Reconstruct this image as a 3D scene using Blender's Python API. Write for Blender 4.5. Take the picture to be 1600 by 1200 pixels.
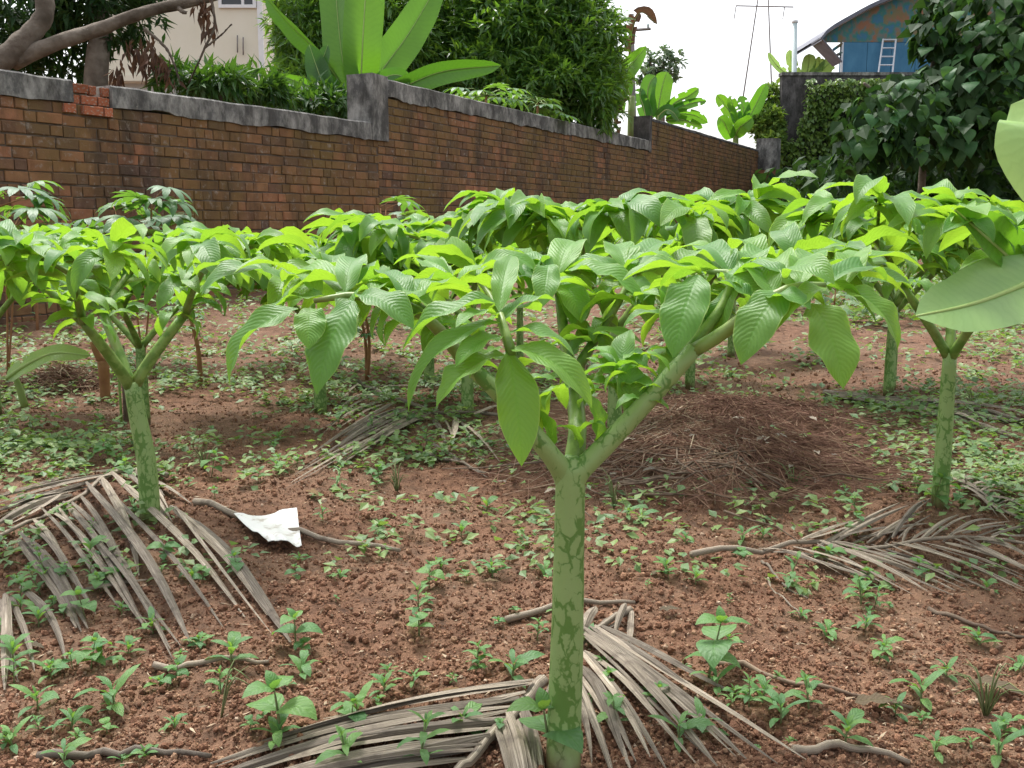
import bpy, math, random
import numpy as np
from mathutils import Vector, Matrix

for o in list(bpy.data.objects):
    bpy.data.objects.remove(o)
S = bpy.context.scene
COL = S.collection
R = math.radians
PI = math.pi

# ------------------------------------------------------------------ camera
FPX, PITCH, CH = 1570.0, R(9.05), 0.85
cd = bpy.data.cameras.new("camera")
cd.sensor_width = 36.0
cd.lens = 36.0 * FPX / 1600.0
cd.clip_start, cd.clip_end = 0.05, 2000.0
cam = bpy.data.objects.new("camera", cd)
COL.objects.link(cam)
cam.location = (0, 0, CH)
cam.rotation_euler = (PI / 2 - PITCH, 0, 0)
S.camera = cam

# ------------------------------------------------------------------ sky, sun, exposure
SUN_EL, SUN_AZ = R(62), R(-25)          # azimuth from +Y towards +X
w = bpy.data.worlds.new("World")
S.world = w
w.use_nodes = True
nt = w.node_tree
bgn = nt.nodes["Background"]
sky = nt.nodes.new("ShaderNodeTexSky")
sky.sky_type = 'NISHITA'
sky.sun_disc = False
sky.sun_elevation = SUN_EL
sky.sun_rotation = SUN_AZ
sky.air_density, sky.dust_density, sky.ozone_density = 1.0, 4.0, 1.0
hs = nt.nodes.new("ShaderNodeHueSaturation")
hs.inputs["Saturation"].default_value = 0.22
nt.links.new(sky.outputs[0], hs.inputs["Color"])
nt.links.new(hs.outputs[0], bgn.inputs[0])
bgn.inputs[1].default_value = 0.15
sd = bpy.data.lights.new("sun", 'SUN')
sd.energy, sd.angle, sd.color = 1.5, R(12), (1.0, 0.96, 0.9)
so = bpy.data.objects.new("sun", sd)
COL.objects.link(so)
so.location = (-4, 10, 30)
sdir = Vector((math.sin(SUN_AZ) * math.cos(SUN_EL), math.cos(SUN_AZ) * math.cos(SUN_EL), math.sin(SUN_EL)))
so.rotation_euler = sdir.to_track_quat('Z', 'Y').to_euler()
S.view_settings.view_transform = 'Standard'
S.view_settings.look = 'None'
S.view_settings.gamma = 1.0
S.view_settings.use_curve_mapping = False
S.view_settings.exposure = 1.2
S.cycles.use_denoising = True
S.cycles.max_bounces = 10
S.cycles.transmission_bounces = 8
S.cycles.diffuse_bounces = 5

# ------------------------------------------------------------------ helpers
rs = np.random.RandomState(7)

def _hash(ix, iy, seed):
    h = (ix.astype(np.int64) * 374761393 + iy.astype(np.int64) * 668265263 + seed * 1442695041) & 0xffffffff
    h = ((h ^ (h >> 13)) * 1274126177) & 0xffffffff
    h = h ^ (h >> 16)
    return (h & 0xffff) / 65535.0

def vnoise(x, y, seed=0):
    x = np.asarray(x, float); y = np.asarray(y, float)
    ix, iy = np.floor(x), np.floor(y)
    fx, fy = x - ix, y - iy
    fx = fx * fx * (3 - 2 * fx); fy = fy * fy * (3 - 2 * fy)
    a, b = _hash(ix, iy, seed), _hash(ix + 1, iy, seed)
    c, d = _hash(ix, iy + 1, seed), _hash(ix + 1, iy + 1, seed)
    return (a + (b - a) * fx) * (1 - fy) + (c + (d - c) * fx) * fy

def gz(x, y):
    """height of the soil"""
    x = np.asarray(x, float); y = np.asarray(y, float)
    z = 0.036 * np.maximum(y - 7.0, 0)
    z = np.where(y > 36, 0.036 * 29.0, z)
    z = z + (vnoise(x * 0.9, y * 0.9, 1) - .5) * .09 * np.clip((y + 1) / 3, 0, 1)
    z = z + (vnoise(x * 3.1, y * 3.1, 2) - .5) * .045
    z = z + (vnoise(x * 9, y * 9, 3) - .5) * .026
    z = z + (vnoise(x * 27, y * 27, 4) - .5) * .017 * np.clip(1.5 - y / 8, 0, 1)
    z = z + (vnoise(x * 70, y * 70, 5) - .5) * .009 * np.clip(1.5 - y / 4, 0, 1)
    # low mounds: under the trash heap, round the right-hand plant
    z = z + .05 * np.exp(-(((x - .66) / .55) ** 2 + ((y - 3.6) / .5) ** 2))
    z = z + .05 * np.exp(-(((x - 1.3) / .3) ** 2 + ((y - 3.0) / .25) ** 2))
    return z

def gzf(x, y):
    return float(gz(np.array([x]), np.array([y]))[0])

_c, _s = math.cos(PITCH), math.sin(PITCH)
def ray(px, py):
    r, u = px - 800.0, 600.0 - py
    return r, FPX * _c + u * _s, u * _c - FPX * _s

def at(px, py, Y):
    r, h, v = ray(px, py)
    k = Y / h
    return Vector((r * k, Y, CH + v * k))

def G(px, py, dz=0.0):
    r, h, v = ray(px, py)
    z = 0.0
    for _ in range(14):
        Y = max(.3, (z - CH) * h / v)
        z = .5 * z + .5 * gzf(r * Y / h, Y)
    Y = (z - CH) * h / v
    return Vector((r * Y / h, Y, gzf(r * Y / h, Y) + dz))

def proj(P):
    x, y, z = P[0], P[1], P[2] - CH
    f = y * _c - z * _s
    u = y * _s + z * _c
    return 800 + FPX * x / f, 600 - FPX * u / f

def mk(name, V, faces, uv=None, rnd=None, smooth=True):
    me = bpy.data.meshes.new(name)
    V = np.asarray(V, np.float32).reshape(-1, 3)
    if not isinstance(faces, (list, tuple)):
        faces = [faces]
    faces = [np.asarray(f, np.int32) for f in faces if len(f)]
    loops = np.concatenate([f.ravel() for f in faces])
    tot = np.concatenate([np.full(len(f), f.shape[1], np.int32) for f in faces])
    start = np.concatenate([[0], np.cumsum(tot)[:-1]]).astype(np.int32)
    me.vertices.add(len(V)); me.vertices.foreach_set('co', V.ravel())
    me.loops.add(len(loops)); me.loops.foreach_set('vertex_index', loops)
    me.polygons.add(len(tot)); me.polygons.foreach_set('loop_start', start)
    me.update(calc_edges=True)
    if uv is not None:
        l = me.uv_layers.new(name='UVMap')
        l.data.foreach_set('uv', np.asarray(uv, np.float32)[loops].ravel())
    if rnd is not None:
        a = me.attributes.new('rnd', 'FLOAT', 'POINT')
        a.data.foreach_set('value', np.asarray(rnd, np.float32))
    me.polygons.foreach_set('use_smooth', np.full(len(tot), smooth, bool))
    me.validate()
    return me

def obj(name, me, mat=None, parent=None, loc=None, rot=None, scale=None, mw=None):
    o = bpy.data.objects.new(name, me)
    COL.objects.link(o)
    if mat is not None and me is not None and not len(me.materials):
        me.materials.append(mat)
    if parent is not None:
        o.parent = parent
    if mw is not None:
        o.matrix_basis = mw
    if loc is not None: o.location = loc
    if rot is not None: o.rotation_euler = rot
    if scale is not None: o.scale = scale
    return o

def tag(o, label=None, cat=None, group=None, kind=None):
    if label: o['label'] = label
    if cat: o['category'] = cat
    if group: o['group'] = group
    if kind: o['kind'] = kind
    return o

def thing(name, label, cat, loc=(0, 0, 0), group=None):
    return tag(obj(name, None, loc=loc), label, cat, group)

def copy_tree(o, parent=None):
    c = o.copy(); COL.objects.link(c)
    if parent is not None: c.parent = parent
    for ch in list(o.children): copy_tree(ch, c)
    return c

def grid_faces(nu, nv):
    i, j = np.meshgrid(np.arange(nu), np.arange(nv), indexing='ij')
    a = (i * (nv + 1) + j).ravel()
    return np.stack([a, a + 1, a + nv + 2, a + nv + 1], 1)

def tube(pts, rad, n=8, cap=True):
    pts = np.array([tuple(p) for p in pts], float); m = len(pts)
    rad = np.broadcast_to(np.asarray(rad, float), (m,))
    tan = np.gradient(pts, axis=0); tan /= np.linalg.norm(tan, axis=1)[:, None] + 1e-12
    ref = np.array([0, 0, 1.]) if abs(tan[0][2]) < .9 else np.array([0, 1., 0])
    a = np.cross(tan[0], ref); a /= np.linalg.norm(a)
    V, UV = [], []
    ln = 0
    for i in range(m):
        a = a - tan[i] * a.dot(tan[i]); a /= np.linalg.norm(a) + 1e-12
        b = np.cross(tan[i], a)
        if i: ln += np.linalg.norm(pts[i] - pts[i - 1])
        th = np.arange(n) / n * 2 * PI
        V.append(pts[i] + rad[i] * (np.cos(th)[:, None] * a + np.sin(th)[:, None] * b))
        UV.append(np.stack([np.arange(n) / n, np.full(n, ln)], 1))
    V = np.concatenate(V); UV = np.concatenate(UV)
    i, j = np.meshgrid(np.arange(m - 1), np.arange(n), indexing='ij')
    i, j = i.ravel(), j.ravel(); k = (j + 1) % n
    F = [np.stack([i * n + j, i * n + k, (i + 1) * n + k, (i + 1) * n + j], 1)]
    if cap:
        F.append(np.arange(n)[::-1][None]); F.append((np.arange(n) + (m - 1) * n)[None])
    return V, F, UV

def spline(pts, n):
    pts = np.array([tuple(p) for p in pts], float)
    if len(pts) == 2:
        t = np.linspace(0, 1, n)[:, None]
        return pts[0] * (1 - t) + pts[1] * t
    P = np.vstack([2 * pts[0] - pts[1], pts, 2 * pts[-1] - pts[-2]])
    out = []
    for t in np.linspace(0, len(pts) - 1 - 1e-9, n):
        k = int(t); u = t - k
        a, b, c, d = P[k], P[k + 1], P[k + 2], P[k + 3]
        out.append(.5 * (2 * b + (c - a) * u + (2 * a - 5 * b + 4 * c - d) * u * u + (3 * b - a - 3 * c + d) * u ** 3))
    return np.array(out)

def joinparts(parts):
    """parts: list of (V, [F...], UV)"""
    Vs, Fs, Us, off = [], {}, [], 0
    for V, F, U in parts:
        Vs.append(V); Us.append(U)
        for f in (F if isinstance(F, list) else [F]):
            f = np.asarray(f)
            Fs.setdefault(f.shape[1], []).append(f + off)
        off += len(V)
    return np.concatenate(Vs), [np.concatenate(v) for v in Fs.values()], np.concatenate(Us)

def box(x0, x1, y0, y1, z0, z1):
    V = np.array([[x, y, z] for z in (z0, z1) for y in (y0, y1) for x in (x0, x1)], float)
    F = np.array([[0, 2, 3, 1], [4, 5, 7, 6], [0, 1, 5, 4], [2, 6, 7, 3], [0, 4, 6, 2], [1, 3, 7, 5]])
    return V, [F], np.zeros((8, 2))

def rotmats(az, pitch, roll):
    az, pitch, roll = np.broadcast_arrays(np.asarray(az, float), pitch, roll)
    d = np.stack([np.sin(az) * np.cos(pitch), np.cos(az) * np.cos(pitch), np.sin(pitch)], -1)
    s0 = np.stack([np.cos(az), -np.sin(az), 0 * az], -1)
    n0 = np.cross(s0, d)
    c, s = np.cos(roll)[..., None], np.sin(roll)[..., None]
    side = s0 * c + n0 * s
    nrm = n0 * c - s0 * s
    return np.stack([side, d, nrm], -1)      # columns

def merge(V0, F0, M, T, rnd=None, uv0=None):
    V0 = np.asarray(V0, float); N = len(T); k = len(V0)
    V = np.einsum('nij,kj->nki', M, V0) + T[:, None, :]
    Fs = []
    for f in (F0 if isinstance(F0, list) else [F0]):
        f = np.asarray(f)
        Fs.append((f[None] + (np.arange(N) * k)[:, None, None]).reshape(-1, f.shape[1]))
    r = np.repeat(rnd, k) if rnd is not None else None
    u = np.tile(uv0, (N, 1)) if uv0 is not None else None
    return V.reshape(-1, 3), Fs, u, r

def M4(az, pitch, roll, loc, sc=(1, 1, 1)):
    m = rotmats(np.array(az), np.array(pitch), np.array(roll)) * np.array(sc)[None, :]
    return Matrix([[*m[0], loc[0]], [*m[1], loc[1]], [*m[2], loc[2]], [0, 0, 0, 1]])

# ------------------------------------------------------------------ materials
class NT:
    def __init__(s, name):
        s.m = bpy.data.materials.new(name); s.m.use_nodes = True
        s.t = s.m.node_tree; s.t.nodes.clear()
        s.out = s.n("ShaderNodeOutputMaterial")
    def n(s, typ, **kw):
        nd = s.t.nodes.new(typ)
        for k, v in kw.items():
            if k.startswith('i_'):
                key = k[2:]
                key = int(key) if key.isdigit() else key.replace('_', ' ')
                s.set(nd, key, v)
            else:
                setattr(nd, k, v)
        return nd
    def set(s, nd, key, v):
        if isinstance(v, bpy.types.NodeSocket): s.t.links.new(v, nd.inputs[key])
        else:
            if isinstance(v, tuple) and len(v) == 3 and nd.inputs[key].type == 'RGBA': v = (*v, 1)
            nd.inputs[key].default_value = v
    def math(s, op, a, b=0.0, c=None):
        nd = s.n("ShaderNodeMath", operation=op)
        s.set(nd, 0, a); s.set(nd, 1, b)
        if c is not None: s.set(nd, 2, c)
        return nd.outputs[0]
    def mix(s, f, a, b, mode='MIX'):
        nd = s.n("ShaderNodeMix", data_type='RGBA', blend_type=mode)
        s.set(nd, 0, f); s.set(nd, 6, a); s.set(nd, 7, b)
        return nd.outputs[2]
    def ramp(s, f, stops, interp='LINEAR'):
        nd = s.n("ShaderNodeValToRGB"); cr = nd.color_ramp; cr.interpolation = interp
        while len(cr.elements) < len(stops): cr.elements.new(.5)
        for e, (p, c) in zip(cr.elements, stops):
            e.position = p
            e.color = (c, c, c, 1) if isinstance(c, (int, float)) else (*c, 1)
        s.set(nd, 0, f)
        return nd.outputs[0]
    def noise(s, vec, scale, detail=4, rough=.55, col=False):
        nd = s.n("ShaderNodeTexNoise"); s.set(nd, 'Scale', scale); s.set(nd, 'Detail', detail); s.set(nd, 'Roughness', rough)
        if vec is not None: s.set(nd, 'Vector', vec)
        return nd.outputs[1 if col else 0]
    def pos(s): return s.n("ShaderNodeNewGeometry").outputs['Position']
    def objc(s): return s.n("ShaderNodeTexCoord").outputs['Object']
    def uv(s): return s.n("ShaderNodeTexCoord").outputs['UV']
    def scale(s, v, sc):
        nd = s.n("ShaderNodeVectorMath", operation='MULTIPLY'); s.set(nd, 0, v); s.set(nd, 1, sc)
        return nd.outputs[0]
    def rnd(s, attr):
        if attr: return s.n("ShaderNodeAttribute", attribute_name='rnd').outputs['Fac']
        return s.n("ShaderNodeObjectInfo").outputs['Random']
    def bump(s, h, strength, dist):
        nd = s.n("ShaderNodeBump"); s.set(nd, 'Strength', strength); s.set(nd, 'Distance', dist); s.set(nd, 'Height', h)
        return nd.outputs[0]
    def pbsdf(s, col, rough=.6, spec=.4, normal=None):
        nd = s.n("ShaderNodeBsdfPrincipled")
        s.set(nd, 'Base Color', col); s.set(nd, 'Roughness', rough); s.set(nd, 'Specular IOR Level', spec)
        if normal is not None: s.set(nd, 'Normal', normal)
        return nd.outputs[0]
    def end(s, sh):
        s.t.links.new(sh, s.out.inputs[0]); return s.m

def leaf_mat(name, top, under, trans, tfac=.4, veins=0, vk=.6, rough=.42, spec=.5, attr=False, hue=.25, wet=0., spots=0., margin=None, stripe=.22, vbump=.28):
    t = NT(name)
    r = t.rnd(attr)
    back = t.n("ShaderNodeNewGeometry").outputs['Backfacing']
    col = t.mix(back, top, under)
    # each leaf its own age: a little darker and bluer, or paler and yellower
    old = t.mix(1.0, col, (.72, .80, .85), 'MULTIPLY')
    yng = t.mix(1.0, col, (1.35, 1.18, .85), 'MULTIPLY')
    var = t.mix(r, old, yng)
    col = t.mix(min(1., hue * 3), col, var)
    n1 = t.noise(t.objc() if not attr else t.pos(), 9 if not attr else 1.3, 3)
    col = t.mix(t.ramp(n1, [(.35, 0.), (.7, 1.)]), col, t.mix(1.0, col, (.8, .86, .9), 'MULTIPLY'))
    normal = None
    if veins:
        uv = t.uv()
        sx = t.n("ShaderNodeSeparateXYZ"); t.set(sx, 0, uv)
        av = t.math('ABSOLUTE', t.math('MULTIPLY_ADD', sx.outputs[0], 2.0, -1.0))
        sw = t.math('SUBTRACT', sx.outputs[1], t.math('MULTIPLY', t.math('POWER', av, 1.25), vk))
        wob = t.noise(t.scale(uv, (3, 6, 1)), 2.0, 2)
        sw = t.math('ADD', sw, t.math('MULTIPLY', wob, .05))
        wv = t.math('MULTIPLY_ADD', t.math('SINE', t.math('MULTIPLY', sw, veins * 2 * PI)), .5, .5)
        line = t.math('POWER', wv, 5.0)
        mid = t.ramp(av, [(0., 1.), (.05, .75), (.10, 0.)])
        h = t.math('SUBTRACT', t.math('MULTIPLY', wv, -1.0), t.math('MULTIPLY', mid, 1.2))
        fine = t.noise(t.scale(uv, (60, 100, 1)), 1.0, 3)
        h = t.math('ADD', h, t.math('MULTIPLY', fine, .25))
        normal = t.bump(h, vbump, .0025)
        dark = t.mix(1.0, col, (.62, .72, .62), 'MULTIPLY')
        col = t.mix(t.math('MULTIPLY', line, stripe * 2), col, dark)
        col = t.mix(t.math('MULTIPLY', mid, .5), col, t.mix(1.0, col, (.8, 1.0, .6), 'MULTIPLY'))
        if margin:
            edge = t.ramp(av, [(.93, 0.), (.985, 1.)])
            col = t.mix(t.math('MULTIPLY', edge, .7), col, margin)
    if spots:
        sp = t.noise(t.objc() if not attr else t.pos(), 28, 4, .7)
        col = t.mix(t.math('MULTIPLY', t.ramp(sp, [(.66, 0.), (.74, 1.)]), spots), col, (.22, .20, .05))
    p = t.pbsdf(col, rough, spec, normal)
    tr = t.n("ShaderNodeBsdfTranslucent")
    t.set(tr, 0, t.mix(r, t.mix(1., trans, (.8, .9, .9), 'MULTIPLY'), t.mix(1., trans, (1.15, 1.08, .9), 'MULTIPLY')))
    if normal is not None: t.set(tr, 'Normal', normal)
    mx = t.n("ShaderNodeMixShader"); t.set(mx, 0, tfac); t.set(mx, 1, p); t.set(mx, 2, tr.outputs[0])
    return t.end(mx.outputs[0])

def simple_mat(name, c1, c2, scale=8, rough=.8, spec=.3, bump=.4, dist=.004, stretch=(1, 1, 1), world=False, rnd=False, c3=None):
    t = NT(name)
    v = t.scale(t.pos() if world else t.objc(), stretch)
    n = t.noise(v, scale, 6, .6)
    col = t.mix(t.ramp(n, [(.3, 0.), (.7, 1.)]), c1, c2)
    if c3:
        n2 = t.noise(v, scale * .35, 3, .5)
        col = t.mix(t.ramp(n2, [(.5, 0.), (.68, 1.)]), col, c3)
    if rnd:
        col = t.mix(t.rnd(False), t.mix(1., col, (.6, .6, .6), 'MULTIPLY'), t.mix(1., col, (1.25, 1.22, 1.2), 'MULTIPLY'))
    return t.end(t.pbsdf(col, rough, spec, t.bump(t.noise(v, scale * 4, 5, .65), bump, dist)))

M = {}
M['yam'] = leaf_mat('yam_leaf', (.130, .310, .060), (.21, .38, .06), (.34, .60, .04), .42, veins=17, vk=.22, rough=.45, spec=.42, hue=.33, spots=.3, margin=(.35, .5, .12), stripe=.2, vbump=.21)
M['banana'] = leaf_mat('banana_leaf', (.065, .19, .026), (.08, .21, .04), (.21, .50, .025), .38, veins=34, vk=.05, rough=.38, spec=.5, hue=.4, stripe=.26, vbump=.25)
M['banana_dark'] = leaf_mat('banana_leaf_dark', (.045, .14, .022), (.06, .16, .03), (.14, .36, .02), .28, veins=34, vk=.05, rough=.38, spec=.5, hue=.2, stripe=.26, vbump=.25)
M['banana_pale'] = leaf_mat('banana_leaf_pale', (.36, .52, .27), (.30, .48, .16), (.45, .66, .15), .35, veins=30, vk=.05, rough=.35, spec=.55, hue=.1, stripe=.12, vbump=.10)
M['weed'] = leaf_mat('weed_leaf', (.125, .27, .10), (.18, .33, .10), (.26, .48, .06), .36, veins=7, vk=.3, rough=.5, spec=.4, hue=.3, stripe=.10)
M['cover'] = leaf_mat('ground_cover_leaf', (.17, .27, .11), (.20, .31, .11), (.25, .42, .07), .32, attr=True, rough=.5, spec=.4, hue=.33)
M['mango'] = leaf_mat('mango_leaf', (.088, .20, .048), (.12, .23, .07), (.22, .42, .03), .36, attr=True, rough=.32, spec=.6, hue=.33)
M['sapling'] = leaf_mat('sapling_leaf', (.048, .125, .032), (.07, .15, .04), (.11, .25, .02), .28, attr=True, rough=.38, spec=.45, hue=.33)
M['darkleaf'] = leaf_mat('dark_tree_leaf', (.022, .058, .018), (.035, .075, .022), (.05, .12, .02), .22, attr=True, rough=.6, spec=.2, hue=.3)  # shade inside and under the heart leaved tree is put into this colour
M['heart'] = leaf_mat('heart_leaf', (.062, .165, .052), (.09, .20, .06), (.14, .32, .04), .28, veins=5, vk=.5, rough=.5, spec=.3, hue=.3, stripe=.25)
M['ivy'] = leaf_mat('ivy_leaf', (.14, .24, .06), (.18, .28, .08), (.26, .40, .05), .32, attr=True, rough=.4, spec=.5, hue=.33)
M['fartree'] = leaf_mat('far_tree_leaf', (.12, .19, .12), (.14, .22, .13), (.17, .27, .12), .3, attr=True, hue=.3)  # distance haze is put into this paled, greyed leaf colour
M['cassava'] = leaf_mat('cassava_leaf', (.10, .22, .095), (.17, .28, .12), (.22, .44, .04), .36, veins=6, vk=.25, rough=.45, spec=.45, hue=.3, stripe=.12)
M['deadleaf'] = leaf_mat('dead_leaf', (.16, .115, .075), (.2, .15, .10), (.2, .13, .06), .2, veins=9, vk=.25, rough=.8, spec=.2, hue=.3)
M['deadbanana'] = leaf_mat('dead_banana_leaf', (.14, .085, .06), (.12, .07, .05), (.2, .1, .05), .2, veins=30, vk=.05, rough=.8, spec=.2, hue=.1)

def stalk_mat():
    t = NT('mottled_stalk')
    uv = t.uv(); ob = t.objc()
    vor = t.n("ShaderNodeTexVoronoi", feature='DISTANCE_TO_EDGE'); t.set(vor, 'Scale', 1.0)
    wob = t.noise(ob, 40, 3, .6, col=True)
    v = t.scale(ob, (62, 62, 36))
    v2 = t.n("ShaderNodeVectorMath", operation='ADD'); t.set(v2, 0, v); t.set(v2, 1, t.scale(wob, (1.3, 1.3, 1.3)))
    t.set(vor, 'Vector', v2.outputs[0])
    band = t.noise(t.scale(ob, (1, 1, .55)), 21, 4, .6)
    f = t.math('ADD', vor.outputs[0], t.math('MULTIPLY_ADD', band, 1.25, -.60))
    m = t.ramp(f, [(.05, 1.), (.13, 0.)])
    pale = t.mix(t.noise(ob, 12, 2), (.20, .31, .095), (.28, .39, .15))
    dark = t.mix(t.noise(ob, 20, 2), (.085, .185, .035), (.125, .24, .05))
    col = t.mix(m, pale, dark)
    sx = t.n("ShaderNodeSeparateXYZ"); t.set(sx, 0, ob)
    low = t.ramp(t.math('ADD', sx.outputs[2], t.math('MULTIPLY', band, .08)), [(.045, 1.), (.09, 0.)])
    col = t.mix(low, col, (.12, .085, .04))           # soil-stained foot of the stalk
    h = t.math('ADD', t.math('MULTIPLY', m, -.5), t.noise(ob, 160, 4, .6))
    return t.end(t.pbsdf(col, .48, .4, t.bump(h, .35, .0015)))
M['stalk'] = stalk_mat()
def branch_mat():
    t = NT('branch_stalk'); ob = t.objc()
    col = t.mix(t.ramp(t.noise(ob, 28, 4, .6), [(.42, 0.), (.56, 1.)]), (.105, .20, .03), (.205, .31, .075))
    col = t.mix(t.ramp(t.noise(ob, 9, 2), [(.5, 0.), (.7, .7)]), col, (.16, .145, .04))
    return t.end(t.pbsdf(col, .45, .4, t.bump(t.noise(ob, 150, 3), .25, .001)))
M['branch'] = branch_mat()
M['weedstem'] = simple_mat('weed_stem', (.10, .17, .05), (.20, .18, .10), 30)
M['wood'] = simple_mat('grey_bark', (.11, .085, .065), (.24, .205, .165), 7, .9, .2, .9, .02, stretch=(1, 1, 1), c3=(.07, .055, .04))
M['stick'] = simple_mat('dry_stick', (.09, .06, .045), (.26, .20, .15), 18, .9, .2, .6, .003, rnd=True)
M['brownstem'] = simple_mat('brown_stem', (.22, .10, .05), (.32, .17, .08), 14, .8, .25, .5, .004)
M['midrib'] = simple_mat('pale_midrib', (.28, .40, .11), (.36, .46, .16), 12, .5, .4, .2, .002)
M['bananastem'] = simple_mat('banana_pseudostem', (.16, .26, .05), (.24, .30, .10), 5, .5, .4, .2, .004, c3=(.16, .09, .05))

def frond_mat():
    t = NT('dry_frond')
    uv = t.uv(); ob = t.pos()
    st = t.noise(t.scale(uv, (26, 1.2, 1)), 1.0, 4, .6)
    col = t.ramp(st, [(.32, (.07, .055, .043)), (.5, (.235, .195, .155)), (.68, (.50, .45, .38))])
    blot = t.noise(ob, 16, 4, .6)
    col = t.mix(t.ramp(blot, [(.55, 0.), (.7, .8)]), col, (.075, .055, .042))
    r = t.rnd(False)
    col = t.mix(r, t.mix(1., col, (.5, .48, .46), 'MULTIPLY'), t.mix(1., col, (1.3, 1.27, 1.2), 'MULTIPLY'))
    return t.end(t.pbsdf(col, .72, .35, t.bump(st, .6, .002)))
M['frond'] = frond_mat()

def soil_mat(peb=False):
    t = NT('red_gravel' if peb else 'red_soil')
    p = t.pos()
    n1 = t.noise(p, 1.6, 5, .6); n2 = t.noise(p, 22, 5, .65); n3 = t.noise(p, 120, 3, .6)
    if peb:
        r = t.rnd(True)
        col = t.ramp(r, [(0., (.105, .058, .038)), (.3, (.19, .093, .055)), (.62, (.295, .155, .094)), (.85, (.43, .27, .17)), (1., (.58, .46, .35))])
        col = t.mix(t.math('MULTIPLY', n3, .35), col, (.17, .085, .056))
        h = n3
    else:
        col = t.ramp(n2, [(.3, (.055, .028, .018)), (.48, (.132, .067, .040)), (.7, (.225, .122, .075))])
        col = t.mix(t.ramp(n1, [(.4, 0.), (.7, .6)]), col, (.20, .135, .09))
        col = t.mix(t.ramp(n3, [(.6, 0.), (.75, .5)]), col, (.33, .19, .12))
        h = t.math('ADD', n2, t.math('MULTIPLY', n3, .6))
    return t.end(t.pbsdf(col, .92, .2, t.bump(h, 1.0, .012)))
M['soil'] = soil_mat(); M['gravel'] = soil_mat(True)

def brick_mat(attr, name):
    t = NT(name)
    p = t.pos(); r = t.rnd(attr)
    col = t.ramp(r, [(0., (.085, .058, .052)), (.18, (.135, .075, .052)), (.4, (.185, .098, .052)), (.62, (.225, .125, .062)), (.85, (.265, .125, .07)), (1., (.34, .15, .085))])
    n1 = t.noise(p, 9, 5, .65)
    col = t.mix(.25, t.mix(1., col, (1.22, 1.19, 1.13), 'MULTIPLY'), (.245, .142, .078))
    col = t.mix(t.ramp(n1, [(.35, 0.), (.7, .8)]), col, t.mix(1., col, (.55, .53, .52), 'MULTIPLY'))
    moss = t.noise(p, .9, 4, .6)
    col = t.mix(t.ramp(moss, [(.38, 0.), (.60, .8)]), col, t.mix(n1, (.12, .078, .026), (.19, .13, .05)))
    dark = t.noise(t.scale(p, (2.2, 2.2, .5)), 1.1, 5, .65)
    col = t.mix(t.ramp(dark, [(.5, 0.), (.68, .75)]), col, (.045, .034, .028))
    lime = t.noise(p, 14, 5, .7)
    col = t.mix(t.ramp(lime, [(.57, 0.), (.70, .65)]), col, (.30, .26, .22))
    h = t.math('ADD', n1, t.noise(p, 70, 4, .6))
    return t.end(t.pbsdf(col, .9, .2, t.bump(h, .7, .006)))
M['brick'] = brick_mat(False, 'old_brick'); M['brickmass'] = brick_mat(True, 'old_brick_far')
M['freshbrick'] = simple_mat('fresh_brick', (.30, .085, .04), (.40, .15, .08), 14, .9, .2, .6, .004, rnd=True, c3=(.36, .30, .25))
M['limemortar'] = simple_mat('lime_mortar', (.34, .29, .25), (.5, .45, .40), 12, .95, .1, .8, .006, world=True)
M['mortar'] = simple_mat('old_mortar', (.085, .065, .05), (.16, .125, .10), 9, .95, .1, .8, .006, world=True)
def concrete_mat(name, a, b, d, k=.7):
    t = NT(name); p = t.pos()
    st = t.noise(t.scale(p, (4, 4, 1.6)), 1.5, 7, .75)
    bl = t.noise(t.scale(p, (1, 1, .6)), 4.2, 6, .72)
    col = t.mix(t.ramp(bl, [(.42, 0.), (.60, 1.)]), a, b)
    col = t.mix(t.ramp(st, [(.42, 0.), (.66, k)]), col, d)
    lich = t.noise(p, 23, 4, .7)
    col = t.mix(t.ramp(lich, [(.64, 0.), (.72, .5)]), col, (.34, .33, .29))
    return t.end(t.pbsdf(col, .9, .2, t.bump(t.math('ADD', st, t.noise(p, 60, 5, .65)), .5, .006)))
M['concrete'] = concrete_mat('weathered_concrete', (.105, .103, .10), (.34, .33, .31), (.045, .042, .038), .85)
M['darkconcrete'] = concrete_mat('mossy_shaded_concrete', (.085, .08, .08), (.15, .14, .14), (.025, .025, .022), .9)  # moss tone; on the grey back wall also painted-in tree shade
M['cream'] = simple_mat('cream_paint', (.72, .68, .55), (.78, .74, .62), 1.2, .8, .3, .1, .003, world=True)
M['palewall'] = simple_mat('pale_blue_wall', (.52, .58, .62), (.60, .65, .68), 1.5, .8, .3, .1, .003, world=True)
M['white'] = simple_mat('white_paint', (.72, .73, .74), (.82, .82, .82), 6, .5, .4, .1, .002)
M['bluewall'] = simple_mat('blue_boards', (.045, .16, .28), (.085, .24, .38), 2.2, .7, .3, .3, .01, world=True, stretch=(1, 1, .5))
M['alu'] = simple_mat('pale_ladder_paint', (.62, .64, .68), (.75, .76, .80), 8, .4, .5, .1, .001)
M['pole'] = simple_mat('grey_post', (.17, .155, .15), (.28, .26, .25), 3, .85, .2, .3, .004)
M['pipe'] = simple_mat('pale_pipe', (.50, .60, .60), (.62, .72, .72), 3, .5, .4, .05, .002)
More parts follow.
